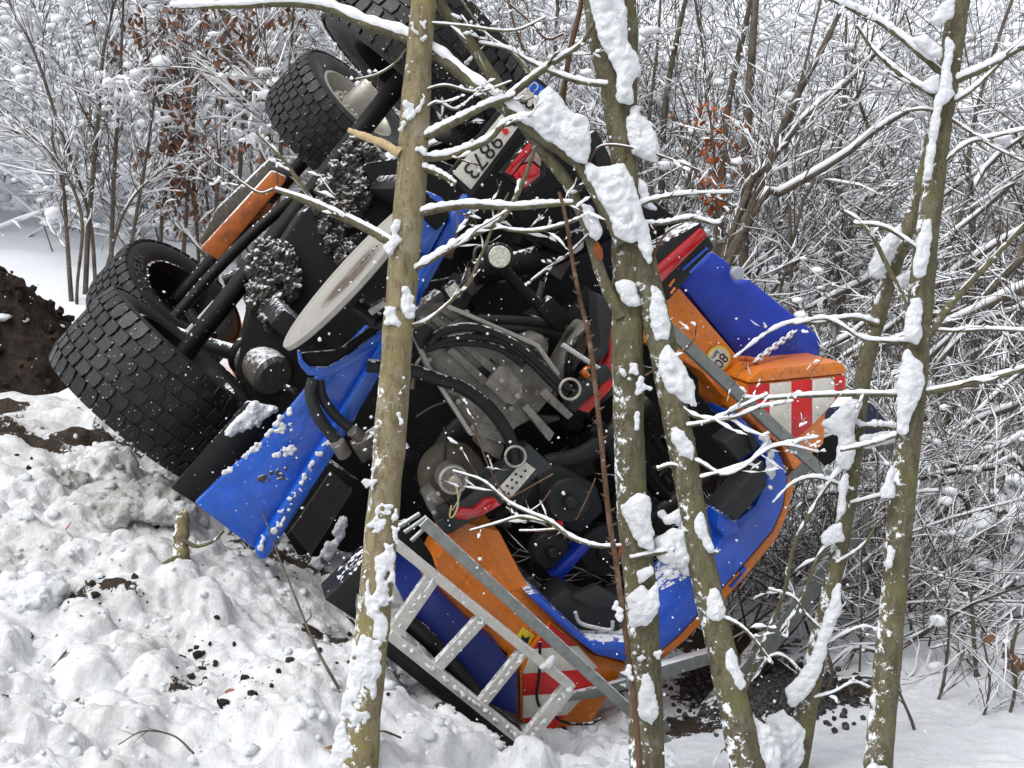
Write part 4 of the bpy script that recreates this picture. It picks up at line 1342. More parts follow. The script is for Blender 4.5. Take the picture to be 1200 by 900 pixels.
MB().add(*lathe(hs, -TF, [(0.005, 0.02), (0.10, 0.03), (0.135, 0.015), (0.145, -0.02), (0.145, -0.1), (0.12, -.1), (0.005, -0.1)], 48)).build("spinner_housing", surf("tan_housing", (0.11, 0.095, 0.07), 0.5, metal=.2, dirt=(0.04, 0.034, 0.026), dirt_amt=.8, speck=.2), truck, auto=40)
cyl("spinner_motor", sc_, -TF, 0.062, 0.10, M['steel'], truck, 36, 0.010)
q = [sc_ - TF * 0.10 + 0.054 * (math.cos(t) * TU + math.sin(t) * TW) for t in np.linspace(0, 2 * math.pi, 21)]
hose("retaining_ring", q, 0.008, M['steel_edge'], truck, 40, 8)
cyl("motor_hub", sc_ - TF * 0.10, -TF, 0.024, 0.035, M['steel_edge'], truck, 20, 0.006)
slab("gearbox", [(498, 582), (510, 573), (527, 592), (520, 612), (508, 606)], -1.30, 0.14, M['steel'], truck, 0.012)
slab("gearbox", [(512, 598), (524, 590), (532, 603), (524, 612)], -1.34, 0.06, M['darkgrey'], truck, 0.006)
for k, (x, y) in enumerate(((502, 584), (513, 578), (520, 600), (508, 600))):
    cyl("bolt", TP(x, y, -1.305), -TF, 0.010, 0.018, M['steel_edge'], truck, 6, 0.002)
hose("wire", [TP(x, y, -1.42) for x, y in ((528, 560), (535, 572), (537, 590), (532, 604), (527, 606), (529, 592))], 0.004, M['wire'], truck, 24, 6)
hose("wire", [TP(x, y, -1.40) for x, y in ((530, 552), (540, 566), (538, 584), (530, 598))], 0.003, M['steel_edge'], truck, 24, 6)
hose("grease_pipe", [TP(521, 500, -1.2), TP(522, 520, -1.2), TP(521, 540, -1.22)], 0.008, M['darkgrey'], truck, 10, 8)
for a, b in (((466, 618), (492, 602)), ((474, 624), (500, 606)), ((482, 634), (505, 612))):
    hose("lever_rod", [TP(*a, -1.5), TP((a[0] + b[0]) / 2, (a[1] + b[1]) / 2, -1.5), TP(*b, -1.5)], 0.009, M['galv_snowy'], truck, 8, 8)
slab("lever_block", [(460, 622), (480, 614), (506, 650), (512, 668), (500, 668), (470, 648)], -1.42, 0.10, M['chassis'], truck, 0.008)

# access ladder and galvanised bars
LC = -1.62
lad = empty("access_ladder", TP(560, 760, LC), truck)
for a, b, wd in (((462, 637), (672, 808), 0.034), ((456, 744), (640, 892), 0.040)):
    beam("ladder_rail", TP(*a, LC), TP(*b, LC), wd, 0.06, M['alu'], lad)
for a, b, wd in (((484, 664), (447, 740), .056), ((568, 722), (500, 792), .046), ((617, 758), (556, 836), .046), ((664, 800), (622, 866), .060)):
    pass
for a, b, wd in (((509, 676), (460, 746), .060), ((568, 723), (508, 788), .048), ((616, 762), (563, 828), .044), ((668, 806), (618, 868), .058)):
    beam("rung", TP(*a, LC + .012), TP(*b, LC + .012), wd, 0.035, M['alu'], lad)
    sn = [(a[0] + (b[0] - a[0]) * t + rm.uniform(-2, 4), a[1] + (b[1] - a[1]) * t + rm.uniform(-3, 2), rm.uniform(1.2, 3.0)) for t in rm.random(30)]
    mass("snow_crust", [TP(x, y, LC + .0) for x, y, s in sn], [s * 2.7e-3 for x, y, s in sn], M['snow'], lad, 0.005, 0.008, 0.02)
sn = [(470 + 170 * t, 757 + 135 * t - rm.uniform(0, 5), rm.uniform(1.2, 4.5)) for t in rm.random(60)] + [(640 + rm.uniform(-8, 10), 777 + rm.uniform(-6, 8), 5) for _ in range(8)]
mass("snow_crust", [TP(x, y, LC - .005) for x, y, s in sn], [s * 2.7e-3 for x, y, s in sn], M['snow'], lad, 0.005, 0.01, 0.03)
slab("step_box", [(380, 703), (430, 655), (450, 668), (452, 700), (460, 752), (440, 742)], -1.5, 0.2, M['black'], truck, 0.010)
slab("bottom_beam", [(404, 722), (460, 752), (560, 832), (632, 884), (640, 896), (610, 892), (520, 824), (440, 760)], -1.55, 0.25, M['black'], truck, 0.012)
beam("galvanised_bar", TP(496, 612, -1.52), TP(748, 842, -1.52), 0.045, 0.05, M['galv_snowy'], truck)
beam("galvanised_bar", TP(780, 380, -1.62), TP(972, 560, -1.62), 0.046, 0.05, M['galv'], truck)
beam("galvanised_bar", TP(918, 572, -1.2), TP(952, 540, -1.2), 0.06, 0.05, M['galv'], truck)
slab("pedal_plate", [(420, 700), (448, 720), (446, 734), (418, 716)], -1.58, 0.06, M['galv'], truck, 0.006)
# bent rear guard lying under the truck at the right
beam("bent_guard", P(795, 892, 5.3), P(1022, 604, 6.4), 0.10, 0.06, M['galv'], truck)
beam("bent_guard", P(742, 838, 5.05), P(806, 897, 5.2), 0.06, 0.05, M['galv'], truck)
beam("bent_guard", P(735, 800, 5.2), P(838, 770, 5.5), 0.06, 0.05, M['galv_snowy'], truck)
beam("bent_guard", P(800, 892, 5.3), P(770, 840, 5.25), 0.05, 0.05, M['galv'], truck)

# ------------------------------------------------------------------ vegetation
def children(Pp, Rp, k, lr, ar, rng, n=5, curl=0.25, up=0.0, tmin=0.15, rr=0.6, tmax=1.0):
    Mn, m, _ = Pp.shape
    idx = np.repeat(np.arange(Mn), k)
    t = rng.uniform(tmin, tmax, len(idx)) * (m - 1) * 0.999
    i = t.astype(int)
    f = (t - i)[:, None]
    p0 = Pp[idx, i] * (1 - f) + Pp[idx, i + 1] * f
    r0 = Rp[idx, i] * (1 - f[:, 0]) + Rp[idx, i + 1] * f[:, 0]
    d = Pp[idx, i + 1] - Pp[idx, i]
    d /= np.linalg.norm(d, axis=1, keepdims=True) + 1e-9
    L = np.linalg.norm(np.diff(Pp, axis=1), axis=2).sum(1)[idx] * rng.uniform(*lr, len(idx)) * (1.15 - 0.6 * t / (m - 1))
    q = np.cross(d, rng.normal(size=d.shape))
    q /= np.linalg.norm(q, axis=1, keepdims=True) + 1e-9
    a = rng.uniform(*ar, len(idx))[:, None]
    d = d * np.cos(a) + q * np.sin(a)
    out = [p0]
    for s in range(n - 1):
        d = d + rng.normal(0, curl, d.shape) + np.array([0, 0, up])
        d /= np.linalg.norm(d, axis=1, keepdims=True)
        out.append(out[-1] + d * (L / (n - 1))[:, None])
    Pc = np.stack(out, 1)
    Rc = (r0 * rr)[:, None] * np.linspace(1, 0.35, n)[None]
    return Pc, Rc


def stems(base, direc, L, r, rng, n=7, curl=0.10, up=0.02):
    d = np.asarray(direc, float)
    d = d / np.linalg.norm(d, axis=1, keepdims=True)
    out = [np.asarray(base, float)]
    for s in range(n - 1):
        d = d + rng.normal(0, curl, d.shape) + np.array([0, 0, up])
        d /= np.linalg.norm(d, axis=1, keepdims=True)
        out.append(out[-1] + d * (np.asarray(L) / (n - 1))[:, None])
    return np.stack(out, 1), np.asarray(r)[:, None] * np.linspace(1, 0.3, n)[None]


def in_truck(x, y, m=0.0):
    """is this spot of ground under or right beside the truck"""
    q = np.stack([np.asarray(x), np.asarray(y), gz(x, y)], -1) - TO
    a, c = q @ TU, q @ TF
    return (np.abs(a) < 1.9 + m) & (c > -2.2 - m) & (c < 4.6 + m)


def leaves(C, size, rng, droop=0.7):
    """small creased leaf shapes hanging from points"""
    n = len(C)
    s = rng.uniform(*size, n)
    d = rng.normal(size=(n, 3))
    d[:, 2] -= droop * 2
    d /= np.linalg.norm(d, axis=1, keepdims=True)
    q = np.cross(d, rng.normal(size=(n, 3)))
    q /= np.linalg.norm(q, axis=1, keepdims=True)
    w = np.cross(d, q)
    s = s[:, None]
    V = np.stack([C, C + d * s * .35 + q * s * .26 + w * s * .08, C + d * s * .75 + q * s * .20 + w * s * .05, C + d * s,
                  C + d * s * .75 - q * s * .20 + w * s * .08, C + d * s * .35 - q * s * .26 + w * s * .05], 1)
    F_ = np.array([[0, 1, 2, 3], [0, 3, 4, 5]])
    return V.reshape(-1, 3), (F_[None] + (np.arange(n) * 6)[:, None, None]).reshape(-1, 4)


def path(pts, d, n=None):
    """traced (x, y[, width]) points on a plane d metres away, or with a depth of their own"""
    out = []
    for p in pts:
        out.append(np.append(P(p[0], p[1], d if len(p) < 4 else p[3]), (p[2] if len(p) > 2 else 4) * (d if len(p) < 4 else p[3]) / FPX / 2))
    return resample(np.array(out), n or max(8, len(pts) * 7))


def tree(name, label, cat, loc, group=None):
    return tag(empty(name, loc), label, cat, group)


LIMBS = {}


def fine_twigs(parent, rng, k=4, k2=2):
    """thin side twigs along the branches of a near tree, some carrying a little snow"""
    Pm = np.stack([q[0] for q in LIMBS[parent.name]])
    Rm = np.stack([q[1] for q in LIMBS[parent.name]])
    P1, R1 = children(Pm, Rm, k, (.18, .5), (.4, 1.0), rng, 6, .16, .03, .2, .45)
    R1 = np.clip(R1, .0011, .003)
    P2, R2 = children(P1, R1, k2, (.3, .6), (.4, .9), rng, 5, .18, .02, .2, .6)
    R2 = np.clip(R2, .0009, .002)
    mb, ms = MB(), MB()
    for p_, r_ in ((P1, R1), (P2, R2)):
        mb.add(*tubes(p_, r_, 4))
        ms.add(*snow_tubes(p_, r_, .0045, rng, 5, .55))
    mb.build("twigs", M['bark_red'], parent)['kind'] = 'stuff'
    ms.build("snow", M['twig_snow'], parent)['kind'] = 'stuff'


def limb(name, pts, d, mat, parent, sides=14, rough=0.05, n=None, snow=0.0, rng=RNG, cover=0.9, cap=True):
    q = path(pts, d, n)
    p3, rr = q[:, :3], q[:, 3].copy()
    V, F_ = tubes(p3, rr, sides)
    # knots and uneven girth
    k = V.reshape(len(p3), sides, 3)
    cen = p3[:, None]
    ph = np.arange(sides) * 2 * math.pi / sides
    s = 1 + rough * (0.6 * fbm(np.arange(len(p3))[:, None] * 0.5 + len(name) + pts[0][0], np.cos(ph)[None] * 1.2 + np.sin(ph)[None] * .7, 4) * 2)
    V = (cen + (k - cen) * s[..., None]).reshape(-1, 3)
    mb = MB().add(V, F_)
    if cap:
        idx = np.arange(sides)
        for ring, ctr in ((V[:sides], p3[0]), (V[-sides:], p3[-1])):
            mb.add(np.vstack([ring, ctr[None]]), np.stack([idx, (idx + 1) % sides, np.full(sides, sides)], 1))
    o = mb.build(name, mat, parent)
    if name == 'branch' and len(pts) > 3:
        LIMBS.setdefault(parent.name, []).append((resample(p3, 8), np.interp(np.linspace(0, 1, 8), np.linspace(0, 1, len(rr)), rr)))
    if snow > 0:
        P2 = resample(p3, max(16, int(len(p3) * 2.4)))
        r2 = np.interp(np.linspace(0, 1, len(P2)), np.linspace(0, 1, len(rr)), rr)
        V, F_ = snow_tubes(P2, r2 * .75, snow * .55, rng, 8, cover)
        MB().add(V, F_).build("snow", M['twig_snow'], parent)
    return o


def snow_lumps(parent, pts, d, vox=0.008, amp=0.02, name="snow", off=0.0):
    """snow sitting on a tree: (x, y, radius in px)"""
    C, Rr = [], []
    for x, y, r in pts:
        C.append(P(x, y, d - off))
        Rr.append(r * d / FPX)
    return mass(name, C, Rr, M['snow'], parent, vox, amp, 0.035)


def snow_poly(parent, poly, d, r, off=0.0, thick=.55, gaps=0.0):
    """a cushion of snow: grains fill an outline, deepest in its middle"""
    pa = np.array(poly, float)
    nx_ = np.roll(pa, -1, 0)
    area = abs(np.sum(pa[:, 0] * nx_[:, 1] - nx_[:, 0] * pa[:, 1])) / 2
    dots = np.array(fill(poly, int(area / r ** 2 * 3.6) + 8, r * .55, r * 1.15, rv))
    if gaps > 0:
        keep = fbm(dots[:, 0] * .11 + 3, dots[:, 1] * .07, 4, .6) > -gaps * .35
        dots = dots[keep]
    ab = nx_ - pa
    t = np.clip(((dots[:, None, :2] - pa[None]) * ab[None]).sum(2) / (ab ** 2).sum(1)[None], 0, 1)
    de = np.linalg.norm(dots[:, None, :2] - (pa[None] + t[..., None] * ab[None]), axis=2).min(1)
    # pull the outermost grains inwards so that the outline keeps its place
    C = [P(x, y, d - off + rv.uniform(-1, 1) * e * thick * d / FPX) for (x, y, _), e in zip(dots, de)]
    Rr = np.minimum(dots[:, 2], 1.5 + de) * d / FPX
    return mass("snow", C, Rr, M['snow'], parent, .0055, .016, .05, soften=9)


def streak(rng, pts, n, r, sx):
    """dots strewn along a polyline"""
    q = resample(np.array(pts, float), 60)
    t = rng.random(n) * 59
    i = t.astype(int)
    p = q[i]
    return [(x + rng.normal(0, sx), y + rng.normal(0, sx), rng.uniform(*r)) for x, y in p[:, :2]]


rv = np.random.default_rng(21)
TD = 4.15

# --- tree in front of the wheels, left
tD = 4.1
t1 = tree("beech_tree", "slim pale barked tree left of centre with thick snow plastered on its lower trunk", "tree", P(418, 915, tD))
limb("trunk", [(512, -620, 6), (506, -400, 14), (502, -200, 22), (499, -60, 26), (497, -10, 28), (490, 80, 32), (482, 200, 36), (472, 320, 37), (463, 440, 37), (453, 560, 38), (442, 680, 40), (430, 790, 43), (414, 925, 54)], tD, M['bark_tan'], t1, 20, 0.10, 90)
limb("broken_branch", [(468, 180, 13), (452, 170, 11), (438, 164, 10), (420, 157, 8), (408, 152, 6)], tD - .03, M['wood'], t1, 10, .2)
for pts, sn in (([(464, 288, 12), (430, 268, 10), (396, 252, 10), (360, 236, 9), (322, 222, 5)], .006), ([(366, 236, 4), (350, 212, 5), (330, 185, 4), (300, 155, 3)], .002),
                ([(488, 166, 11), (510, 155, 11), (533, 143, 10), (552, 133, 9), (572, 123, 8), (604, 112, 6)], .011), ([(486, 186, 10), (520, 184, 9), (548, 175, 9), (572, 164, 8), (590, 146, 7), (612, 136, 5)], .012),
                ([(478, 256, 10), (505, 247, 10), (550, 241, 9), (602, 243, 8), (640, 240, 7), (672, 238, 5)], .011), ([(484, 196, 9), (505, 200, 8), (522, 208, 7), (534, 216, 5)], .010),
                ([(470, 322, 6), (500, 308, 7), (540, 283, 8), (577, 263, 8), (596, 246, 7), (608, 224, 6), (618, 200, 5), (627, 172, 5)], .014),
                ([(474, 384, 5), (500, 376, 5), (527, 354, 4), (549, 332, 5), (560, 308, 4), (568, 290, 4), (584, 250, 3), (596, 226, 2)], .004),
                ([(320, 222, 3), (304, 226, 3), (284, 214, 3), (266, 200, 2), (250, 190, 2)], .001), ([(488, 110, 3), (520, 100, 3), (560, 108, 3), (600, 95, 2)], .003),
                ([(486, 140, 3), (510, 120, 3), (534, 128, 3), (556, 112, 2)], .005), ([(488, 26, 3), (540, 30, 3), (600, 36, 3), (640, 20, 2)], .004),
                ([(476, 58, 2), (462, 75, 3), (440, 88, 3), (416, 93, 2)], .001), ([(577, 263, 4), (600, 270, 4), (632, 270, 4), (664, 262, 4), (680, 256, 3)], .006)):
    limb("branch", pts, tD - .02, M['bark_olive'], t1, 8, .15, snow=sn, rng=rv)
for q in ([(449, 636), (462, 634), (463, 690), (456, 722), (452, 752), (436, 748), (428, 720), (428, 690), (436, 660)], [(424, 742), (448, 752), (446, 790), (436, 836), (430, 860), (424, 905), (384, 905), (392, 862), (406, 806), (415, 764)]):
    snow_poly(t1, q, tD, 3.2, .05, thick=.35, gaps=.45)
for pts, n, r, s in (([(480, 120), (476, 140)], 22, (1.5, 4), 3), ([(474, 130), (470, 155)], 10, (1.5, 3.5), 3), ([(496, 115), (490, 130)], 12, (1.5, 3.5), 2.5), ([(476, 345), (479, 368)], 34, (3, 6), 3), ([(457, 365), (465, 376)], 16, (2, 5), 4), ([(494, 174), (498, 178)], 8, (2, 4), 2), ([(462, 262), (462, 285), (454, 292)], 22, (2.5, 5), 3),
                       ([(474, 440), (468, 480), (470, 505)], 22, (1, 3), 1.6), ([(440, 500), (436, 560), (432, 600)], 24, (1, 3), 1.6), ([(440, 565), (424, 567)], 14, (1.5, 3.5), 2), ([(496, 10), (498, 60)], 14, (1, 3), 2), ([(450, 590), (440, 620), (458, 600)], 50, (1.5, 3.5), 5), ([(463, 600), (465, 640)], 18, (2, 4), 2), ([(484, 20), (490, 50)], 8, (1, 3), 3)):
    snow_lumps(t1, streak(rv, pts, n, r, s), tD, .005, .010, off=.05)

fine_twigs(t1, rv)

# --- long arching bough across the top and the two-stemmed tree it belongs to
tD2 = 4.2
t2 = tree("beech_tree", "two stemmed tree right of centre with big snow cushions in its fork", "tree", P(760, 915, tD2))
limb("trunk", [(640, -600, 6), (658, -400, 15), (676, -200, 25), (692, -60, 30), (697, -10, 30), (706, 50, 31), (717, 100, 30), (726, 150, 30), (732, 200, 31), (736, 250, 35), (737, 300, 40), (736, 360, 38), (736, 430, 37), (737, 510, 36), (741, 590, 37), (748, 660, 38), (754, 750, 39), (760, 925, 42)], tD2, M['bark_olive'], t2, 20, .10, 110)
limb("stem", [(736, 240, 26), (748, 285, 32), (761, 340, 33), (775, 400, 33), (788, 470, 33), (802, 540, 32), (815, 620, 32), (831, 700, 33), (847, 770, 35), (866, 850, 38), (878, 915, 44)], tD2 - .03, M['bark_olive'], t2, 18, .10, 80)
limb("stem", [(712, -360, 4), (722, -200, 9), (733, -60, 13), (738, 0, 14), (741, 60, 14), (739, 130, 15), (738, 190, 14)], tD2 + .10, M['bark_olive'], t2, 12, .1)
limb("bough", [(200, 8, 4), (278, 7, 7), (333, 4, 9), (383, 9, 10), (427, 28, 12), (477, 45, 14), (517, 68, 15), (550, 95, 16), (597, 130, 17), (640, 163, 17), (680, 193, 18), (707, 238, 19), (730, 285, 18)], tD2 - .08, M['bark_olive'], t2, 14, .12, 90, snow=.020, rng=rv, cover=.97)
limb("bough", [(498, -30, 12), (513, 2, 13), (543, 40, 13), (572, 82, 14), (593, 114, 14), (623, 160, 14), (660, 207, 14), (675, 236, 13), (690, 273, 13), (704, 320, 14), (728, 372, 16)], tD2 - .04, M['bark_olive'], t2, 12, .12, 70, snow=.006, rng=rv)
limb("bough", [(682, -10, 5), (680, 10, 6), (668, 60, 7), (661, 110, 6), (660, 160, 5)], tD2 + .03, M['bark_red'], t2, 8, .1)
for pts, sn in (([(593, 116, 9), (625, 90, 9), (650, 72, 8), (680, 52, 6), (700, 20, 5)], .008), ([(625, 90, 6), (600, 62, 4), (570, 40, 3), (540, 0, 3)], .004), ([(712, 100, 6), (680, 96, 6), (650, 86, 6), (620, 72, 5), (596, 58, 4), (560, 50, 3)], .010),
                ([(640, 163, 5), (652, 130, 4), (662, 90, 4)], .004), ([(614, 62, 3), (600, 20, 3), (594, -10, 2)], .001), ([(660, 40, 3), (640, 45, 3), (615, 20, 3), (585, -5, 2)], .001),
                ([(690, 275, 4), (664, 300, 3), (645, 312, 3), (624, 328, 3), (622, 330, 2)], .004), ([(740, 245, 4), (760, 236, 5), (800, 228, 4), (860, 226, 3)], .010), ([(742, 262, 4), (775, 262, 5), (810, 256, 5), (840, 262, 4), (850, 250, 3)], .010),
                ([(690, 192, 3), (700, 174, 3), (720, 170, 3), (760, 178, 3), (800, 192, 2), (830, 204, 2)], .002), ([(762, 318, 3), (770, 290, 3), (784, 270, 3), (800, 262, 2)], .001),
                ([(738, 655, 6), (770, 648, 6), (790, 645, 5)], .006), ([(790, 470, 5), (815, 488, 5), (850, 492, 4), (890, 478, 4), (930, 470, 2)], .008), ([(800, 500, 5), (830, 494, 4), (862, 480, 4), (900, 462, 3)], .008),
                ([(795, 535, 5), (820, 542, 4), (846, 556, 4), (870, 548, 3), (896, 528, 3), (920, 520, 3), (960, 512, 2)], .009), ([(820, 560, 3), (870, 545, 3), (912, 522, 3), (960, 530, 2)], .008),
                ([(770, 550, 5), (785, 545, 4), (800, 548, 4)], .006), ([(836, 720, 5), (862, 730, 4), (880, 745, 4), (900, 770, 3), (906, 778, 2)], .006), ([(822, 645, 5), (842, 648, 4)], .004),
                ([(756, 440, 3), (790, 420, 3), (812, 400, 2), (816, 380, 2)], 0.0), ([(728, 640, 4), (700, 640, 5), (670, 630, 6), (645, 612, 6), (618, 600, 4), (595, 588, 4), (568, 565, 3), (545, 556, 2), (530, 552, 2)], .005),
                ([(640, 612, 4), (610, 606, 4), (580, 614, 3), (550, 622, 2)], .003), ([(600, 590, 3), (585, 570, 2), (570, 540, 2), (556, 500, 2), (550, 480, 2)], .001), ([(655, 620, 3), (630, 622, 3), (608, 622, 2)], .002),
                ([(620, 600, 2), (634, 590, 2), (645, 575, 2)], .001), ([(675, 610, 2), (690, 580, 2), (698, 560, 2)], .0), ([(590, 588, 2), (640, 560, 2), (648, 555, 2)], 0.0)):
    limb("branch", pts, tD2 - .06, M['bark_olive'] if pts[0][2] > 3 else M['bark_red'], t2, 7, .15, snow=sn, rng=rv)
for q, off in (([(687, -20), (730, -20), (734, 20), (735, 47), (747, 67), (750, 83), (741, 93), (741, 122), (724, 120), (722, 83), (713, 63), (703, 47), (696, 20)], .07),
               ([(604, 132), (625, 133), (633, 108), (642, 103), (655, 110), (666, 130), (680, 135), (689, 140), (691, 160), (691, 178), (686, 191), (678, 190), (665, 180), (645, 165), (625, 150), (606, 137)], .12),
               ([(684, 188), (700, 197), (715, 196), (730, 191), (739, 205), (746, 225), (752, 245), (760, 270), (766, 300), (761, 310), (754, 300), (748, 282), (736, 284), (721, 276), (715, 252), (705, 236), (697, 222), (688, 205)], .11),
               ([(740, 126), (748, 122), (756, 140), (768, 155), (773, 180), (768, 191), (755, 186), (742, 180), (736, 160), (735, 140)], .05), ([(747, 207), (755, 215), (762, 234), (772, 248), (753, 241)], .05), ([(680, 236), (692, 241), (706, 270), (700, 285), (692, 276), (686, 262)], .1),
               ([(721, 331), (728, 328), (745, 332), (750, 358), (738, 359), (730, 353)], .07), ([(762, 333), (772, 336), (779, 355), (785, 382), (783, 400), (767, 398), (763, 375)], .07), ([(781, 400), (792, 416), (811, 446), (817, 476), (801, 471), (782, 457), (773, 436), (773, 416)], .07),
               ([(788, 500), (798, 502), (813, 523), (811, 541), (797, 531), (787, 514)], .07), ([(812, 607), (822, 597), (829, 623), (838, 648), (830, 648), (817, 628)], .07), ([(828, 687), (840, 690), (851, 717), (843, 728), (830, 723)], .07), ([(847, 767), (857, 757), (868, 787), (874, 803), (867, 811), (853, 790)], .07),
               ([(727, 593), (747, 577), (762, 582), (764, 622), (767, 647), (750, 641), (737, 614)], .075), ([(747, 671), (766, 662), (766, 672), (750, 684)], .075), ([(736, 700), (752, 684), (760, 697), (770, 681), (773, 710), (761, 733), (737, 734)], .075),
               ([(752, 791), (760, 786), (768, 817), (772, 833), (767, 851), (750, 841), (750, 814)], .08), ([(766, 634), (787, 619), (801, 622), (809, 660), (786, 662), (770, 654)], .04), ([(776, 607), (796, 597), (800, 613), (780, 614)], .04), ([(777, 670), (790, 666), (787, 676), (778, 676)], .04),
               ([(876, 832), (890, 846), (902, 852), (915, 880), (912, 915), (850, 915), (862, 884), (872, 862)], .02)):
    snow_poly(t2, q, tD2, 4.2 if len(q) < 8 else 5.0, off)
for pts, n, r, s in (([(746, 486), (748, 500)], 14, (1.5, 4), 2), ([(729, 434), (732, 440)], 8, (2, 4), 1.5), ([(742, 428), (745, 440)], 12, (2, 4), 2), ([(748, 445), (752, 455), (744, 458)], 16, (2, 4), 3), ([(748, 772), (758, 776)], 10, (1.5, 3), 3), ([(770, 770), (772, 764)], 8, (1.5, 3.5), 1.5)):
    snow_lumps(t2, streak(rv, pts, n, r, s), tD2, .005, .010, off=.07)
fine_twigs(t2, rv)
lf = leaves(np.array([P(733, 634, tD2 - .1)]), (.085, .09), rv, 3)
MB().add(*lf).build("leaf", M['leaf_orange'], t2)
lf = leaves(np.array([P(700, 282, tD2 - .1)]), (.075, .08), rv, 3)
MB().add(*lf).build("leaf", M['leaf_orange'], t2)

tS = tree("sapling", "thin reddish thorny stem standing between the truck and the two stemmed tree", "sapling", P(742, 800, 4.25))
limb("trunk", [(655, 225, 4), (662, 250, 4.5), (672, 312, 5), (681, 356, 5.5), (691, 400, 6), (703, 500, 6), (713, 600, 6.5), (722, 660, 7), (730, 720, 7), (742, 810, 7), (750, 900, 8)], 4.05, M['bark_red'], tS, 10, .15, 60)
th = MB()
for y in range(310, 780, 17):
    x = np.interp(y, [250, 312, 400, 500, 600, 720, 810], [662, 672, 691, 703, 713, 730, 742])
    s = 1 if rv.random() < .5 else -1
    th.add(*tubes(np.array([P(x, y, 4.05), P(x + s * 4, y - 1, 4.04), P(x + s * 8, y - 4, 4.03)]), np.array([.007, .004, .001]), 5))
to_ = th.build("thorns", M['bark_red'], tS)
to_['kind'] = 'stuff'
for pts in ([(690, 740, 3), (712, 735, 3), (706, 745, 2)], [(720, 770, 3), (736, 760, 3), (736, 760, 2)]):
    pass
snow_lumps(tS, streak(rv, [(722, 705), (728, 725)], 10, (2, 4), 1.5) + streak(rv, [(735, 780), (742, 800)], 10, (2, 4), 1.5), 4.05, .004, .01, off=.02)

# --- right hand trees
tD3 = 4.3
t3 = tree("beech_tree", "straight olive barked tree at right with frozen snow down its left side", "tree", P(1028, 915, tD3))
limb("trunk", [(1205, -620, 6), (1180, -420, 13), (1154, -220, 20), (1132, -60, 24), (1125, -10, 25), (1114, 70, 25), (1102, 150, 26), (1091, 240, 26), (1082, 320, 28), (1073, 420, 31), (1066, 500, 30), (1056, 600, 30), (1047, 700, 30), (1038, 800, 32), (1026, 925, 36)], tD3, M['bark_tan'] if False else M['bark_olive'], t3, 20, .10, 100)
for pts, sn in (([(1104, 86, 9), (1069, 55, 8), (1045, 36, 7), (1020, 20, 6), (975, 0, 5), (940, -14, 4)], .020), ([(1098, 113, 8), (1070, 98, 7), (1042, 76, 6), (1022, 56, 5), (1004, 30, 4)], .014), ([(1110, 98, 9), (1140, 86, 9), (1165, 74, 8), (1200, 54, 7), (1230, 40, 6)], .014),
                ([(1108, 124, 7), (1135, 108, 6), (1160, 86, 5), (1185, 60, 4)], .010), ([(1078, 408, 10), (1100, 376, 10), (1120, 350, 9), (1140, 328, 8), (1170, 296, 7), (1202, 262, 6)], .004), ([(1064, 364, 7), (1052, 336, 6), (1038, 308, 6), (1024, 280, 5), (1005, 258, 5), (985, 246, 4)], .006),
                ([(1064, 463, 7), (1030, 462, 6), (1000, 462, 6), (943, 464, 5), (900, 467, 4), (870, 466, 3)], .008), ([(1068, 462, 9), (1105, 456, 8), (1150, 446, 8), (1200, 432, 7), (1230, 424, 6)], .006), ([(1050, 510, 5), (1020, 520, 5), (985, 528, 4)], .012),
                ([(1096, 200, 5), (1130, 170, 5), (1165, 160, 4), (1210, 150, 3)], .010), ([(1086, 300, 5), (1040, 268, 5), (1000, 262, 4)], .010), ([(1100, 130, 4), (1130, 150, 4), (1160, 170, 3), (1200, 190, 3)], .006), ([(1062, 130, 3), (1080, 128, 4), (1096, 130, 4)], .006),
                ([(1078, 400, 5), (1040, 400, 5), (1010, 396, 4), (970, 374, 4), (930, 380, 3)], .010), ([(1082, 385, 4), (1120, 388, 4), (1160, 386, 4), (1210, 388, 3)], .008)):
    limb("branch", pts, tD3 - .02, M['bark_olive'], t3, 8, .15, snow=sn, rng=rv)
for q in ([(1067, 347), (1078, 350), (1080, 373), (1080, 393), (1075, 405), (1062, 399), (1060, 389), (1064, 367)], [(1064, 409), (1071, 420), (1082, 427), (1083, 453), (1078, 464), (1067, 489), (1064, 508), (1051, 508), (1053, 442), (1060, 413)], [(1073, 300), (1082, 258), (1091, 257), (1089, 300), (1083, 325), (1071, 325)],
          [(1110, 41), (1118, 52), (1114, 90), (1119, 112), (1103, 124), (1099, 157), (1091, 210), (1081, 214), (1087, 176), (1095, 127), (1104, 86)], [(1104, 6), (1119, -4), (1118, 19), (1099, 30), (1090, 26)], [(1069, 45), (1084, 41), (1104, 56), (1102, 69), (1087, 64)], [(1078, 101), (1099, 85), (1100, 110), (1090, 108)],
          [(1030, 582), (1046, 544), (1049, 584)], [(1037, 664), (1042, 638), (1049, 646), (1044, 666)], [(1020, 820), (1026, 812), (1026, 840)], [(1012, 912), (1020, 896), (1042, 900), (1046, 914)]):
    snow_poly(t3, q, tD3, 3.8, .07)
fine_twigs(t3, rv, 2, 2)
t4 = tree("beech_tree", "leaning dark tree beside the straight one at right with a snow lined base", "tree", P(935, 915, 4.5))
limb("trunk", [(1095, 140, 12), (1085, 190, 14), (1070, 250, 16), (1050, 305, 18), (1035, 350, 19), (1018, 410, 20), (1009, 460, 19), (1000, 540, 19), (988, 620, 20), (974, 690, 20), (956, 770, 23), (928, 925, 30)], 4.45, M['bark_olive'], t4, 16, .10, 80)
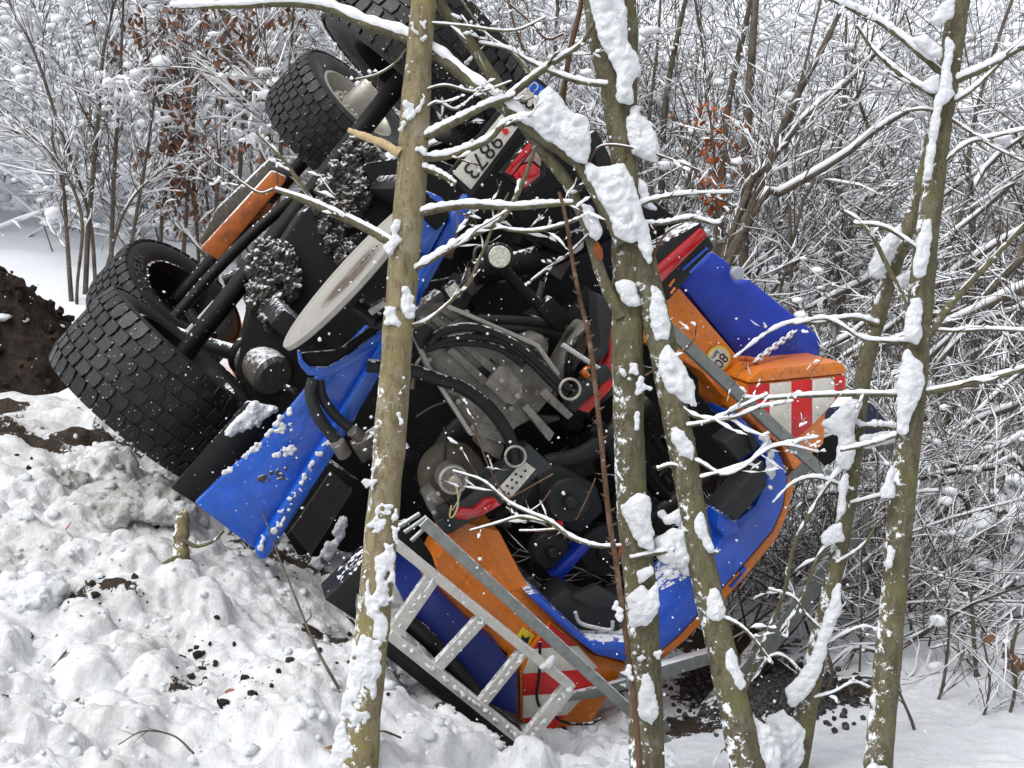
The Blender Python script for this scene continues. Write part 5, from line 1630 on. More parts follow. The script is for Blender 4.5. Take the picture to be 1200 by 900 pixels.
for pts, sn in (([(1030, 380, 6), (1000, 372, 5), (960, 378, 5), (930, 378, 4), (900, 390, 3), (860, 420, 2)], .012), ([(1000, 540, 6), (976, 560, 5), (950, 600, 5), (930, 640, 5), (920, 690, 5), (900, 740, 5), (880, 790, 5), (850, 880, 4)], .018), ([(985, 630, 5), (960, 650, 5), (940, 700, 4), (915, 740, 4)], .01),
                ([(1004, 500, 6), (1040, 500, 6), (1056, 504, 5)], .018), ([(1008, 520, 5), (1030, 512, 5), (1060, 508, 4)], .01), ([(1000, 575, 4), (960, 560, 4), (930, 566, 3), (905, 590, 2)], .01), ([(996, 590, 4), (1040, 580, 4), (1100, 575, 3)], .008),
                ([(980, 660, 4), (1010, 640, 4), (1030, 610, 3)], .006), ([(960, 760, 4), (985, 745, 4), (1010, 735, 3), (1030, 738, 2)], .008), ([(965, 740, 4), (945, 720, 3), (930, 700, 3), (900, 690, 2)], .007), ([(944, 820, 4), (975, 812, 3), (1000, 800, 3), (1020, 806, 2)], .006), ([(950, 800, 4), (920, 770, 3), (900, 772, 3), (880, 800, 2)], .008)):
    limb("branch", pts, 4.42, M['bark_olive'], t4, 7, .15, snow=sn, rng=rv)
for q in ([(1019, 312), (1030, 287), (1057, 259), (1056, 280), (1040, 318), (1033, 328), (1020, 323)], [(1050, 327), (1070, 316), (1071, 333), (1053, 341)], [(1022, 358), (1033, 337), (1030, 354)], [(963, 497), (980, 482), (997, 467), (1011, 470), (1001, 497), (1002, 533), (994, 552), (980, 545), (984, 512)],
          [(1006, 512), (1047, 506), (1049, 518), (1010, 526)], [(976, 691), (985, 681), (986, 713), (972, 749), (962, 786), (949, 812), (927, 831), (921, 808), (949, 776), (967, 722)], [(898, 842), (918, 832), (944, 856), (941, 891), (930, 908), (896, 908)], [(961, 630), (984, 610), (990, 633), (967, 639)], [(985, 560), (994, 552), (990, 600), (982, 610)]):
    snow_poly(t4, q, 4.45, 4.0, .07)

fine_twigs(t4, rv, 3, 2)

# ------------------------------------------------------------------ things on the trampled snow
def twig_thing(pts_px, label, kids=4, rr=.004):
    q = np.array([gpt(x, y) + np.array([0, 0, 0.05 + h]) for x, y, h in pts_px])
    for k in range(len(q)):
        q[k, 2] = max(q[k, 2], gtop(q[k, 0], q[k, 1]) + 0.01 + pts_px[k][2])
    c = resample(q, 16)
    t = tag(empty("fallen_twig", q[0]), label, "twig")
    Pm, Rm = c[None], np.linspace(rr, rr * .5, 16)[None]
    MB().add(*tubes(Pm, Rm, 6)).build("stick", M['twig'], t)
    Pc, Rc = children(Pm, Rm, kids, (.15, .4), (.4, .9), rv, 6, .12, .02)
    for i in range(kids):
        MB().add(*tubes(Pc[i:i + 1], Rc[i:i + 1], 5)).build("side_shoot", M['twig'], t)


twig_thing([(400, 826, 0.0), (372, 790, .05), (345, 735, .10), (326, 700, .16), (310, 668, .22)], "dark bare twig poking out of the snow below the blue apron", 3, .006)
twig_thing([(228, 900, 0), (205, 886, .02), (170, 884, .03), (140, 890, .0)], "thin dark twig lying on the snow at the bottom edge", 3)
twig_thing([(470, 880, 0), (450, 880, .02), (436, 884, .02)], "short dark twig beside the base of the pale tree", 2)
stp = gpt(212, 656)
stp[2] = gtop(stp[0], stp[1])
stb = tag(empty("broken_stump", stp), "broken yellowish brown stump of a sapling beside the dirty snow", "stump")
dpt = float((stp - CAM) @ N_)
limb("stem", [(214, 668, 20), (212, 650, 19), (212, 628, 18), (214, 610, 17), (213, 601, 14)], dpt, M['bark_tan'], stb, 12, .3, 24)
limb("splinter", [(215, 606, 6), (217, 600, 5), (218, 595, 1)], dpt, M['wood'], stb, 6, .3)
for pts in ([(214, 632, 5), (230, 640, 5), (250, 634, 4), (262, 622, 3)], [(212, 650, 6), (190, 662, 5), (170, 672, 4)]):
    limb("root_shoot", pts, dpt - .03, M['bark_olive'], stb, 7, .2)


def snow_block(px, py, r, label, n, mat, squash=(1.3, 1.0, .8)):
    c = gpt(px, py)
    c[2] = gtop(c[0], c[1]) + r * .25
    C = c + rv.normal(0, 1, (n, 3)) * np.array([r * .42, r * .42, r * .2])
    o = mass("snow_block", C, rv.uniform(r * .3, r * .62, n), mat, None, .010, .07, .06, squash)
    tag(o, label, "snow block")


def mat_dirty():
    m, nt, b_ = new_mat("dirty_snow")
    n1, n2 = noise(nt, 7, 7, 0.7), noise(nt, 45, 6, 0.7)
    c_ = mix(nt, ramp(nt, n1.outputs['Fac'], 0.40, 0.62).outputs[0], (0.40, 0.385, 0.36, 1), (0.72, 0.73, 0.745, 1))
    c_ = mix(nt, ramp(nt, n2.outputs['Fac'], 0.62, 0.70).outputs[0], c_, (0.09, 0.075, 0.06, 1))
    nt.links.new(c_, b_.inputs['Base Color'])
    b_.inputs['Roughness'].default_value = 0.85
    bump(nt, b_, n2.outputs['Fac'], 0.9, 0.03)
    return m


M['dirty_snow'] = mat_dirty()
snow_block(165, 612, .15, "big grey dirty chunk of ploughed snow behind the stump", 16, M['dirty_snow'])
snow_block(78, 566, .09, "small grey snow chunk left of the big dirty one", 10, M['dirty_snow'])
snow_block(32, 690, .16, "smooth rounded snow boulder at the left edge of the photo", 10, M['snow'])
for lx, ly, sz, lbl in ((74, 632, .06, "orange brown leaf on the snow below the grey dirty chunk"), (80, 768, .09, "larger dark brown leaf in the middle of the left bank"), (95, 735, .08, "dark brown leaf just below the rounded snow boulder's soil"), (242, 668, .05, "small orange leaf near the broken stump"),
                        (12, 828, .08, "dark brown leaf at the left edge of the bank"), (66, 852, .05, "small brown leaf near the lower left corner"), (262, 800, .05, "small brown leaf among the soil crumbs left of the pale tree"), (120, 560, .05, "small brown leaf above the grey dirty chunk"), (380, 878, .05, "small brown leaf close to the pale tree's foot")):
    c = gpt(lx, ly)
    c[2] = gtop(c[0], c[1]) + .012
    V, F_ = leaves(c[None], (sz, sz * 1.05), rv, -.2)
    o = MB().add(V, F_).build("fallen_leaf", M['leaf_orange'] if lx in (74, 242) else M['leaf_brown'], None)
    tag(o, lbl, "leaf", "brown leaves fallen on the snow")
# soil heap behind the left wheel
hc = gpt(10, 446)
nt_, nr_ = 64, 30
th_ = np.linspace(0, 2 * math.pi, nt_, endpoint=False)[:, None]
rd_ = np.linspace(0, 1, nr_)[None]
RX, RY, RZ = 0.62, 0.75, 0.78
hx, hy = np.cos(th_) * rd_ * RX, np.sin(th_) * rd_ * RY
hz = RZ * (1 - rd_ ** 1.7) * np.ones_like(th_)
hz = hz + 0.16 * fbm(hx * 4 + 3, hy * 4 + 8, 5, .6) * (1 - rd_ ** 6) + .07 * np.abs(fbm(hx * 16, hy * 16 + 2, 4, .6))
Vh = np.stack([hc[0] - .06 + hx + .08 * fbm(hx * 9, hy * 9, 3), hc[1] + .25 + hy, hc[2] - .12 + hz], -1).reshape(-1, 3)
I, J = np.meshgrid(np.arange(nt_), np.arange(nr_ - 1), indexing='ij')
I2 = (I + 1) % nt_
Fh = np.stack([I * nr_ + J, I2 * nr_ + J, I2 * nr_ + J + 1, I * nr_ + J + 1], -1).reshape(-1, 4)
heap = MB().add(Vh, Fh).build("soil_heap", M['soil'])
tag(heap, "heap of dark brown churned soil behind the left wheels", "soil heap")
k = rv.integers(0, len(Vh), 420)
V, F_ = blobs(Vh[k] + rv.normal(0, .015, (420, 3)), rv.uniform(.008, .035, 420), rv, 1, .2)
o = MB().add(V, F_).build("clods", M['soil'], heap, smooth=False)
o['kind'] = 'stuff'
k = rv.integers(0, len(Vh), 36)
k = k[Vh[k][:, 2] < hc[2] + RZ * .6]
V, F_ = blobs(Vh[k], rv.uniform(.015, .05, len(k)), rv, 2, .12, (1.3, 1.3, .6))
o = MB().add(V, F_).build("snow_patches", M['snow'], heap)
o['kind'] = 'stuff'

# dark grit spilled under the truck at right
gc = gpt(900, 812)
n = 1800
gp = gc[:2] + rv.normal(0, 1, (n, 2)) * np.array([.16, .17])
gh = np.array([gtop(*q) for q in gp])
V, F_ = blobs(np.column_stack([gp, gh + .006]), rv.uniform(.005, .018, n), rv, 1, .2)
o = MB().add(V, F_).build("spilled_grit", M['grit'], None, smooth=False)
tag(o, "dark road grit spilled on the snow under the truck", None, None, 'stuff')
# crumbs of soil and snow scattered over the near bank
n = 1700
gp = np.column_stack([rv.uniform(-2.4, .7, n), rv.uniform(3.3, 7.5, n)])
gh = np.array([gtop(*q) for q in gp])
V, F_ = blobs(np.column_stack([gp, gh]), .004 + .026 * rv.random(n) ** 3, rv, 1, .2, (1, 1, .8))
o = MB().add(V, F_).build("snow_crumbs", M['snow'], None)
tag(o, "loose crumbs of snow over the trampled bank", None, None, 'stuff')
n = 170
i = rv.integers(0, 12, n)
sx, sy = np.array([(20, 515), (110, 520), (60, 700), (310, 650), (290, 800), (400, 760), (540, 870), (230, 760), (130, 690), (370, 670), (470, 820), (60, 540)])[i].T
q = np.array([gpt(a + rv.normal(0, 28), b + rv.normal(0, 16)) for a, b in zip(sx, sy)])
q[:, 2] = [gtop(a, b) for a, b, _ in q]
V, F_ = blobs(q, .003 + .018 * rv.random(n) ** 2.5, rv, 1, .2)
o = MB().add(V, F_).build("soil_crumbs", M['soil'], None, smooth=False)
tag(o, "crumbs of dark soil thrown over the snow", None, None, 'stuff')

# ------------------------------------------------------------------ the thicket behind
rb = np.random.default_rng(77)


def bush(base, direc, L, r, rng, k1, k2, k3=0, curl=.10, up=.02, amt=.012, sub=(.25, .6), ang=(.4, 1.0), n1=6, gz_off=0):
    """several shrubs at once: list of (P, R) per branching order"""
    P0, R0 = stems(base, direc, L, r, rng, 8, curl, up)
    out = [(P0, R0)]
    P1, R1 = children(P0, R0, k1, sub, ang, rng, n1, .19, .015, .15, .5)
    R1 = np.minimum(R1, .0055)
    out.append((P1, R1))
    if k2:
        P2, R2 = children(P1, R1, k2, (.3, .75), (.25, .75), rng, 4, .22, .015, .15, .5)
        out.append((P2, R2))
        if k3:
            out.append(children(P2, R2, k3, (.3, .6), (.3, .9), rng, 4, .15, 0, .2, .6))
    return out


def ground_spots(n, xr, yr, rng, m=.2):
    X = []
    while len(X) < n:
        x, y = rng.uniform(*xr, n * 2), rng.uniform(*yr, n * 2)
        ok = ~in_truck(x, y, m)
        X += list(zip(x[ok], y[ok]))
    X = np.array(X[:n])
    return np.column_stack([X, gz(X[:, 0], X[:, 1]) - .03])


def px_spots(n, xr, yr, dr, rng):
    """spots of ground that lie in these directions at these distances"""
    out = []
    while len(out) < n:
        d = rng.uniform(*dr) ** 1.0
        x = (rng.uniform(*xr) - 600) / FPX * d
        y = d * math.cos(PITCH)
        if not in_truck(np.array([x]), np.array([y]), .25)[0]:
            out.append((x, y))
    X = np.array(out)
    return np.column_stack([X, gz(X[:, 0], X[:, 1]) - .03])


def rmin(levels, scale=1.0):
    """no twig thinner than about half a pixel where it grows"""
    res = []
    for Pm, Rm in levels:
        d = np.clip((Pm - CAM) @ N_, 2, 60)
        res.append((Pm, np.maximum(Rm, 0.00030 * d * scale)))
    return res


def thicket(name, label, levels, amts, rng, bark=None, extra=None, cover=.66):
    dark, white = MB(), MB()
    for (Pm, Rm), a in zip(rmin(levels), amts):
        V, F_ = tubes(Pm, Rm, 3 if Rm.mean() < .008 else 5)
        dark.add(V, F_, 0)
        if a > 0:
            dd = np.clip((Pm - CAM) @ N_, 4, 60) / 12
            V, F_ = snow_tubes(Pm, Rm, a * np.clip(dd, .6, 1.8), rng, 3, cover)
            dark.add(V, F_, 1)
    if extra is not None:
        dark.add(extra[0], extra[1], 1)
    o = dark.build(name, [bark or M['twig'], M['twig_snow']], None)
    tag(o, label, None, None, 'stuff')
    return o


def bush_blobs(levels, n, rr, rng, squash=(1.3, 1.0, .8), sub=1):
    Pm = np.concatenate([l[0].reshape(-1, 3) for l in levels])
    k = rng.integers(0, len(Pm), n)
    return blobs(Pm[k], rr[0] + (rr[1] - rr[0]) * rng.random(n) ** 2.5, rng, sub, .08, squash)


# far woods: dense snowy brush filling the slope
spots = px_spots(200, (-260, 1460), None, (13, 27), rb)
n = len(spots)
dirs = np.column_stack([rb.normal(0, .75, n), rb.normal(0, .35, n), np.ones(n)])
lev = bush(spots, dirs, rb.uniform(1.8, 5.2, n), rb.uniform(.007, .018, n), rb, 11, 6, 0, .10, .02, n1=5)
thicket("far_brush", "snow laden bare brush covering the slope behind", lev, (.022, .016, .014), rb, extra=bush_blobs(lev[1:], 8000, (.018, .075), rb, (1.3, 1.1, .8)), cover=.86)
# nearer brush on the right, leaning and tangled
spots = px_spots(120, (960, 1420), None, (7.5, 13.5), rb)
n = len(spots)
dirs = np.column_stack([rb.normal(.35, .75, n), rb.normal(0, .4, n), rb.uniform(.2, 1.0, n)])
lev = bush(spots, dirs, rb.uniform(1.2, 3.6, n), rb.uniform(.006, .016, n), rb, 8, 6, 0, .12, .0, n1=6)
thicket("near_brush", "tangle of leaning snow lined brush right of the truck", lev, (.006, .0035, .0024), rb, extra=bush_blobs(lev[1:], 420, (.012, .05), rb, (1.5, 1.2, .7)), cover=.5)
# brush right behind the truck
spots = px_spots(75, (420, 1000), None, (11, 16), rb)
n = len(spots)
dirs = np.column_stack([rb.normal(.1, .5, n), rb.normal(0, .3, n), np.ones(n)])
lev = bush(spots, dirs, rb.uniform(1.8, 4.2, n), rb.uniform(.007, .02, n), rb, 10, 8, 0, .12, .02, n1=6)
thicket("back_brush", "bare snow lined brush standing behind the truck", lev, (.010, .008, .006), rb, extra=bush_blobs(lev[1:], 1500, (.015, .07), rb, (1.5, 1.2, .7)))
# dark brush heap between the truck and the right hand trees
n = 70
dd = rb.uniform(5.9, 7.6, n)
xx = (rb.uniform(840, 1030, n) - 600) / FPX * dd
yy = dd * math.cos(PITCH)
spots = np.column_stack([xx, yy, gz(xx, yy) - .03])
dirs = np.column_stack([rb.normal(.1, .9, n), rb.normal(.2, .4, n), rb.uniform(.15, 1.0, n)])
lev = bush(spots, dirs, rb.uniform(.5, 1.5, n), rb.uniform(.004, .010, n), rb, 8, 6, 0, .16, .0, n1=6)
thicket("dark_brush", "dark tangled brush under the right side of the truck", lev, (.006, .004, .002), rb)
# arching snowy brush in the hollow at right
n = 80
dd = rb.uniform(5.4, 8.4, n)
xx = (rb.uniform(900, 1260, n) - 600) / FPX * dd
yy = dd * math.cos(PITCH)
spots = np.column_stack([xx, yy, gz(xx, yy) - .03])
dirs = np.column_stack([rb.normal(.5, .8, n), rb.normal(.1, .4, n), rb.uniform(.3, 1.0, n)])
lev = bush(spots, dirs, rb.uniform(.8, 2.2, n), rb.uniform(.005, .011, n), rb, 8, 6, 0, .14, -.02, n1=6)
thicket("hollow_brush", "arching snow lined brush in the hollow at lower right", lev, (.011, .007, .004), rb, extra=bush_blobs(lev[1:], 260, (.012, .04), rb), cover=.75)
# left: softer, whiter bushes
spots = px_spots(100, (-200, 430), None, (13.5, 20), rb)
n = len(spots)
dirs = np.column_stack([rb.normal(0, 1.0, n), rb.normal(0, .5, n), np.ones(n)])
lev = bush(spots, dirs, rb.uniform(1.0, 3.4, n), rb.uniform(.005, .011, n), rb, 11, 6, 0, .12, .0, n1=5)
thicket("white_brush", "soft bushes bowed under snow left of the truck", lev, (.022, .020, .017), rb, extra=bush_blobs(lev[1:], 5500, (.018, .07), rb, (1.3, 1.1, .8)), cover=.9)

# saplings one can tell apart: trunk, branches, twigs and the snow on them
def sapling(pts, d, label, group=None, k1=9, k2=5, amt=.010, mat='twig', wmul=1.0, leafy=None, up=.04, cover=.7, name="sapling", cat="sapling", br=(.2, .45)):
    q = path(pts, d, 14)
    if q[-1, 3] > q[0, 3]:
        q = q[::-1]
    g0 = gz(q[0, 0], q[0, 1])
    if q[0, 2] > g0 + .06:                          # carry the stem on, down to the soil
        h = q[0, 2] - g0
        dv = nrm(q[0, :3] - q[1, :3]) * h * .5
        bx, by = q[0, 0] + dv[0], q[0, 1] + dv[1]
        q = resample(np.vstack([[bx, by, float(gz(bx, by)) - .04, q[0, 3] * 1.05], q]), 18)
    base = q[0, :3]
    t = tag(empty(name, base), label, cat, group)
    Pm, Rm = q[None, :, :3], q[None, :, 3] * wmul
    V, F_ = tubes(Pm, Rm, 8)
    MB().add(V, F_).build("trunk", M[mat], t)
    P1, R1 = children(Pm, Rm, k1, br, (.3, .8), rb, 7, .15, up, .22, .5)
    R1 = np.minimum(R1, .0005 * d)
    tw = [(P1, R1)]
    if k2:
        tw.append(children(P1, R1, k2, (.3, .7), (.25, .75), rb, 5, .2, up * .5, .15, .6))
    tw = rmin(tw)
    mb = MB()
    for a, b in tw:
        mb.add(*tubes(a, b, 4))
    o = mb.build("twigs", M[mat], t)
    o['kind'] = 'stuff'
    mb = MB()
    for a, b in [(Pm, Rm)] + tw:
        mb.add(*snow_tubes(a, b, amt if a is Pm else amt * .42, rb, 4, cover))
    o = mb.build("snow", M['twig_snow'], t)
    o['kind'] = 'stuff'
    if leafy:
        cnt, sz, lm = leafy
        al = np.concatenate([x[0][:, 1:].reshape(-1, 3) for x in tw])
        k = rb.integers(0, len(al), cnt)
        V, F_ = leaves(al[k] + rb.normal(0, .02, (cnt, 3)), sz, rb, .8)
        o = MB().add(V, F_).build("leaves", M[lm], t)
        o['kind'] = 'stuff'
    return t


GA = "slim bare saplings in the snowy shrub left of the wheels"
LA = iter(['tallest middle stem of the bare shrub left of the wheels, leaning slightly right',
           'straight upright stem just right of the middle of the bare shrub left of the wheels',
           'short stem on the left side of the bare shrub with its tip bending left',
           'right leaning stem on the right side of the bare shrub left of the wheels',
           'long stem of the bare shrub arching away to the upper left corner',
           'low stem of the bare shrub bending out to the left edge of the photo',
           'short low stem of the bare shrub leaning right over the front tyre',
           'tall thin upright stem in front of the brown leaved beeches',
           'thin stem leaning left in front of the brown leaved beeches'])
for pts, d in (([(100, 345, 8), (104, 260, 7), (116, 130, 6), (121, 60, 5), (140, -20, 3)], 11.5), ([(130, 320, 7), (133, 220, 6), (139, 120, 5), (143, 40, 4), (146, -30, 3)], 11.6), ([(82, 330, 7), (78, 270, 6), (74, 220, 5), (60, 160, 3)], 11.4),
               ([(146, 330, 6), (160, 250, 5), (172, 180, 4), (182, 110, 3)], 11.6), ([(112, 335, 6), (104, 250, 5), (70, 150, 5), (40, 60, 4), (10, 0, 3)], 11.5), ([(90, 340, 5), (95, 250, 5), (60, 180, 4), (0, 130, 3)], 11.3), ([(120, 330, 5), (150, 240, 4), (200, 190, 3)], 11.6),
               ([(232, 290, 5), (226, 200, 5), (220, 120, 4), (214, 20, 4), (212, -20, 3)], 12.5), ([(250, 280, 4), (240, 220, 4), (232, 170, 3), (214, 60, 3)], 12.5)):
    sapling(pts, d, next(LA), GA, 14, 5, .016, wmul=.8)
sapling([(268, 130, 11), (267, 80, 11), (265, 20, 10), (264, -40, 9)], 15, "short dark upright stem behind the brown leaved beech at upper left", None, 3, 3, .01)
# beeches keeping brown leaves
GB = "young beeches with dry brown leaves behind the front wheel"
LB = iter(['brown leaved young beech in the middle of its clump behind the front tyre',
           'brown leaved young beech right beside the upright front tyre',
           'tall brown leaved young beech on the left of its clump, leaning left',
           'brown leaved young beech leaning right above the orange side guard',
           'brown leaved young beech over the upper front tyre at the top edge',
           'low brown leaved young beech bending left at the lower left of its clump'])
for pts in ([(215, 300, 7), (222, 200, 6), (230, 100, 5), (236, 10, 3)], [(280, 230, 7), (284, 150, 6), (290, 70, 5), (296, -10, 3)], [(190, 250, 6), (200, 170, 5), (176, 90, 4), (170, 20, 3)], [(250, 290, 6), (256, 200, 6), (262, 110, 4), (300, 40, 3)], [(330, 150, 6), (340, 70, 5), (345, -10, 3)], [(240, 300, 5), (206, 250, 5), (200, 180, 4)]):
    sapling(pts, 12.2, next(LB), GB, 14, 6, .03, wmul=.75, leafy=(210, (.06, .11), 'leaf_brown'))
# big soft snow cushions around them
C, Rr = [], []
for x, y, r in [(318, 60, 14), (330, 90, 18), (320, 120, 16), (300, 105, 12), (270, 90, 14), (285, 120, 12), (340, 40, 14), (45, 30, 14), (20, 165, 16), (175, 270, 20), (165, 255, 14), (240, 20, 14), (300, 30, 16), (310, 70, 12), (215, 280, 18), (290, 140, 14), (232, 130, 12), (230, 95, 10), (110, 110, 10), (150, 200, 10), (30, 90, 18), (80, 60, 14), (130, 30, 14), (60, 200, 16), (100, 230, 16), (190, 60, 14), (15, 225, 16), (140, 260, 18), (210, 230, 14), (60, 130, 14), (200, 140, 12), (120, 170, 12), (180, 20, 14), (10, 20, 14)]:
    for _ in range(9):
        C.append(P(x + rb.normal(0, r * .5), y + rb.normal(0, r * .5), 14.2))
        Rr.append(r * rb.uniform(.25, .55) * 14.2 / FPX)
for _ in range(320):
    q_ = gpt(rb.uniform(-40, 345), rb.uniform(225, 300))
    C.append(q_ + np.array([0, .3 + rb.random(), rb.random() ** 2 * .6]))
    Rr.append(rb.uniform(.03, .09))
V, F_ = blobs(C, np.array(Rr) * .8, rb, 2, .05, (1.4, 1.2, .85))
o = MB().add(V, F_).build("snow_cushions", M['snow'])
tag(o, "soft cushions of snow weighing on the bushes at upper left", None, None, 'stuff')

GC_ = "dark saplings in the snowy wood right of the plate"
LC_ = iter(['dark upright sapling left of the orange leaved beech, curving right at its top',
           'dark slender sapling leaning right, just left of the thickest one in the wood',
           'thickest dark upright sapling in the wood above the blue tank',
           'dark sapling rising in a long curve from the blue tank to the top edge',
           "dark sapling slanting up right across the wood to the right hand tree's bough",
           'low slanting sapling with a thick line of snow above the blue tank',
           'thin sapling with a kink leaning right to the top edge above the tank',
           'thin curved sapling left of the leaning dark tree at right',
           'thin upright sapling midway between the blue tank and the right hand tree',
           'dark sapling right of the straight right hand tree, leaning right',
           'short sapling leaning to the right edge beside the straight right hand tree',
           "thin upright sapling bowing left at its top, right of the two stemmed tree",
           "thin upright sapling just right of the two stemmed tree's fork",
           'thin pale lined sapling standing behind the number plate',
           'very thin sapling sweeping right at the top of the wood'])
for pts, d in (([(776, 190, 8), (779, 127, 8), (790, 60, 7), (808, -20, 6)], 13), ([(848, 180, 9), (852, 131, 9), (862, 80, 8), (878, 10, 7), (884, -30, 6)], 12.5), ([(874, 200, 13), (875, 150, 12), (880, 80, 11), (885, 10, 9), (888, -30, 8)], 12), ([(850, 310, 9), (868, 270, 10), (894, 210, 10), (911, 165, 10), (935, 110, 9), (960, 64, 8), (984, 15, 6)], 11),
               ([(880, 215, 9), (910, 180, 9), (940, 140, 9), (968, 116, 8), (1000, 90, 7), (1042, 45, 5), (1060, 20, 4)], 11), ([(890, 240, 9), (940, 212, 9), (990, 182, 8), (1030, 150, 7), (1076, 124, 6)], 10.5), ([(925, 245, 5), (920, 180, 5), (935, 110, 4), (962, 0, 3)], 11), ([(1010, 240, 5), (1040, 210, 5), (1010, 130, 4), (998, 60, 3)], 11.5), ([(985, 250, 6), (984, 180, 5), (990, 100, 4), (992, 20, 3)], 12),
               ([(1140, 250, 7), (1136, 170, 6), (1165, 60, 5), (1190, -10, 4)], 11), ([(1130, 240, 6), (1160, 190, 6), (1200, 160, 5)], 10), ([(800, 250, 5), (815, 170, 5), (826, 90, 4), (815, 0, 3)], 13), ([(765, 250, 5), (760, 150, 5), (770, 60, 4), (775, -20, 3)], 12.5), ([(640, 140, 6), (650, 60, 5), (655, -20, 4)], 14), ([(940, 240, 4), (975, 170, 4), (1010, 100, 3), (1030, 0, 2)], 11)):
    sapling(pts, d, next(LC_), GC_, 10, 5, .018, wmul=.9)
GD = "snow covered stems bent over at right"
LD = iter(['thick snow capped fallen trunk crossing behind the straight right hand tree',
           'bent stem sweeping steeply up to the right edge below the thick snow capped trunk',
           'thick snow lined stem lying nearly level right of the hazard box',
           'snow lined stem lying low across the right side above the lowest long one',
           'lowest long snow lined stem just above the spruce bough',
           'long arched stem rising from the tank end to the right edge',
           'short thick snow lined stem ending between the two right hand trees',
           'short stem bent level at its tip by the right edge',
           'steep thin stem rising between spruce bough and right edge',
           'nearly level bent stem passing behind both right hand trees',
           "low bent stem dipping behind the leaning dark tree's foot",
           'bent stem rising from the grit toward the spruce bough',
           "curved stem rising steeply right above the blue tank's tip",
           'long thin stem arching up right behind the leaning dark tree',
           'bent stem by the right edge high above the spruce bough',
           'thin steep stem just left of the spruce bough'])
for pts, d in (([(1000, 420, 6), (1060, 395, 9), (1120, 376, 11), (1172, 350, 13), (1230, 325, 14)], 8.5), ([(1010, 470, 6), (1060, 440, 8), (1110, 400, 9), (1160, 340, 10), (1220, 280, 11)], 9), ([(1000, 545, 6), (1050, 530, 7), (1100, 514, 8), (1150, 490, 8), (1220, 466, 9)], 8), ([(1010, 580, 5), (1070, 560, 6), (1130, 540, 7), (1220, 505, 7)], 7.5), ([(1010, 600, 5), (1080, 590, 6), (1140, 570, 6), (1220, 545, 7)], 7.5),
               ([(960, 440, 4), (1000, 410, 6), (1050, 380, 7), (1100, 330, 7), (1160, 290, 8), (1220, 262, 8)], 10), ([(930, 370, 4), (980, 345, 7), (1030, 320, 8), (1060, 290, 8)], 11), ([(1090, 440, 6), (1120, 400, 7), (1160, 372, 7), (1220, 360, 8)], 8.5), ([(1080, 560, 4), (1130, 500, 5), (1180, 450, 5), (1220, 420, 5)], 8), ([(920, 600, 4), (960, 580, 5), (1020, 574, 6), (1100, 556, 6), (1200, 545, 6)], 7.2), ([(900, 660, 4), (960, 640, 5), (1020, 650, 5), (1080, 640, 4)], 7),
               ([(940, 680, 4), (1000, 690, 5), (1040, 660, 6), (1080, 620, 6), (1130, 580, 7)], 7), ([(920, 420, 4), (960, 410, 5), (1000, 390, 5), (1050, 340, 5), (1100, 260, 4)], 10), ([(970, 360, 4), (1010, 330, 5), (1060, 270, 5), (1130, 210, 5), (1200, 170, 5)], 11), ([(1080, 300, 5), (1120, 270, 6), (1170, 230, 6), (1220, 180, 6)], 10), ([(1060, 620, 4), (1120, 560, 4), (1170, 500, 4), (1220, 470, 4)], 8)):
    sapling(pts, d, next(LD), GD, 12, 6, .011, up=0.0)
GE = "thin dark shoots in the snow at lower right"
LE = iter(['straight upright dark shoot under the spruce bough',
           'dark shoot leaning right, its top under the spruce bough',
           "thin shoot at the bottom edge right of the straight tree's foot, bending left",
           "thin shoot at the bottom edge leaning right of the straight tree's foot",
           'shoot at the bottom right that lies low before turning upright',
           "snow lined shoot lying left across the straight tree's foot",
           'long thin shoot slanting up right past the straight tree to the spruce bough',
           'short shoot beside the withered weed at the lower right',
           'short crooked shoot between the two right hand trees over the grit',
           'shoot leaning right above the dark grit',
           'very thin shoot arching right over the galvanised beam',
           'low thin shoot leaning left in the open snow at lower right'])
for pts, d in (([(1146, 830, 5), (1142, 760, 5), (1138, 700, 4), (1134, 690, 3)], 5.6), ([(1110, 780, 6), (1130, 740, 6), (1160, 705, 5), (1190, 680, 5)], 6.2), ([(1080, 900, 4), (1070, 850, 4), (1050, 800, 3), (1046, 760, 2)], 5.0), ([(1060, 880, 4), (1100, 820, 4), (1112, 740, 3), (1108, 690, 2)], 5.4), ([(1095, 900, 4), (1120, 880, 4), (1148, 850, 3), (1160, 800, 3), (1150, 740, 2)], 5.2), ([(1050, 770, 5), (1000, 760, 5), (960, 790, 4), (930, 790, 3)], 5.8), ([(990, 790, 4), (1040, 750, 5), (1080, 690, 5), (1120, 640, 5), (1160, 600, 4)], 6.8),
               ([(1180, 850, 4), (1190, 800, 4), (1176, 750, 3)], 5.2), ([(960, 830, 4), (975, 790, 4), (968, 750, 3), (985, 710, 3)], 5.4), ([(900, 760, 4), (930, 730, 4), (940, 690, 3), (980, 650, 3)], 6.2), ([(880, 740, 3), (900, 700, 3), (950, 690, 3), (1000, 670, 2)], 6.4), ([(1170, 820, 3), (1120, 760, 3), (1090, 760, 2)], 5.6)):
    sapling(pts, d, next(LE), GE, 8, 3, .004, br=(.2, .5))
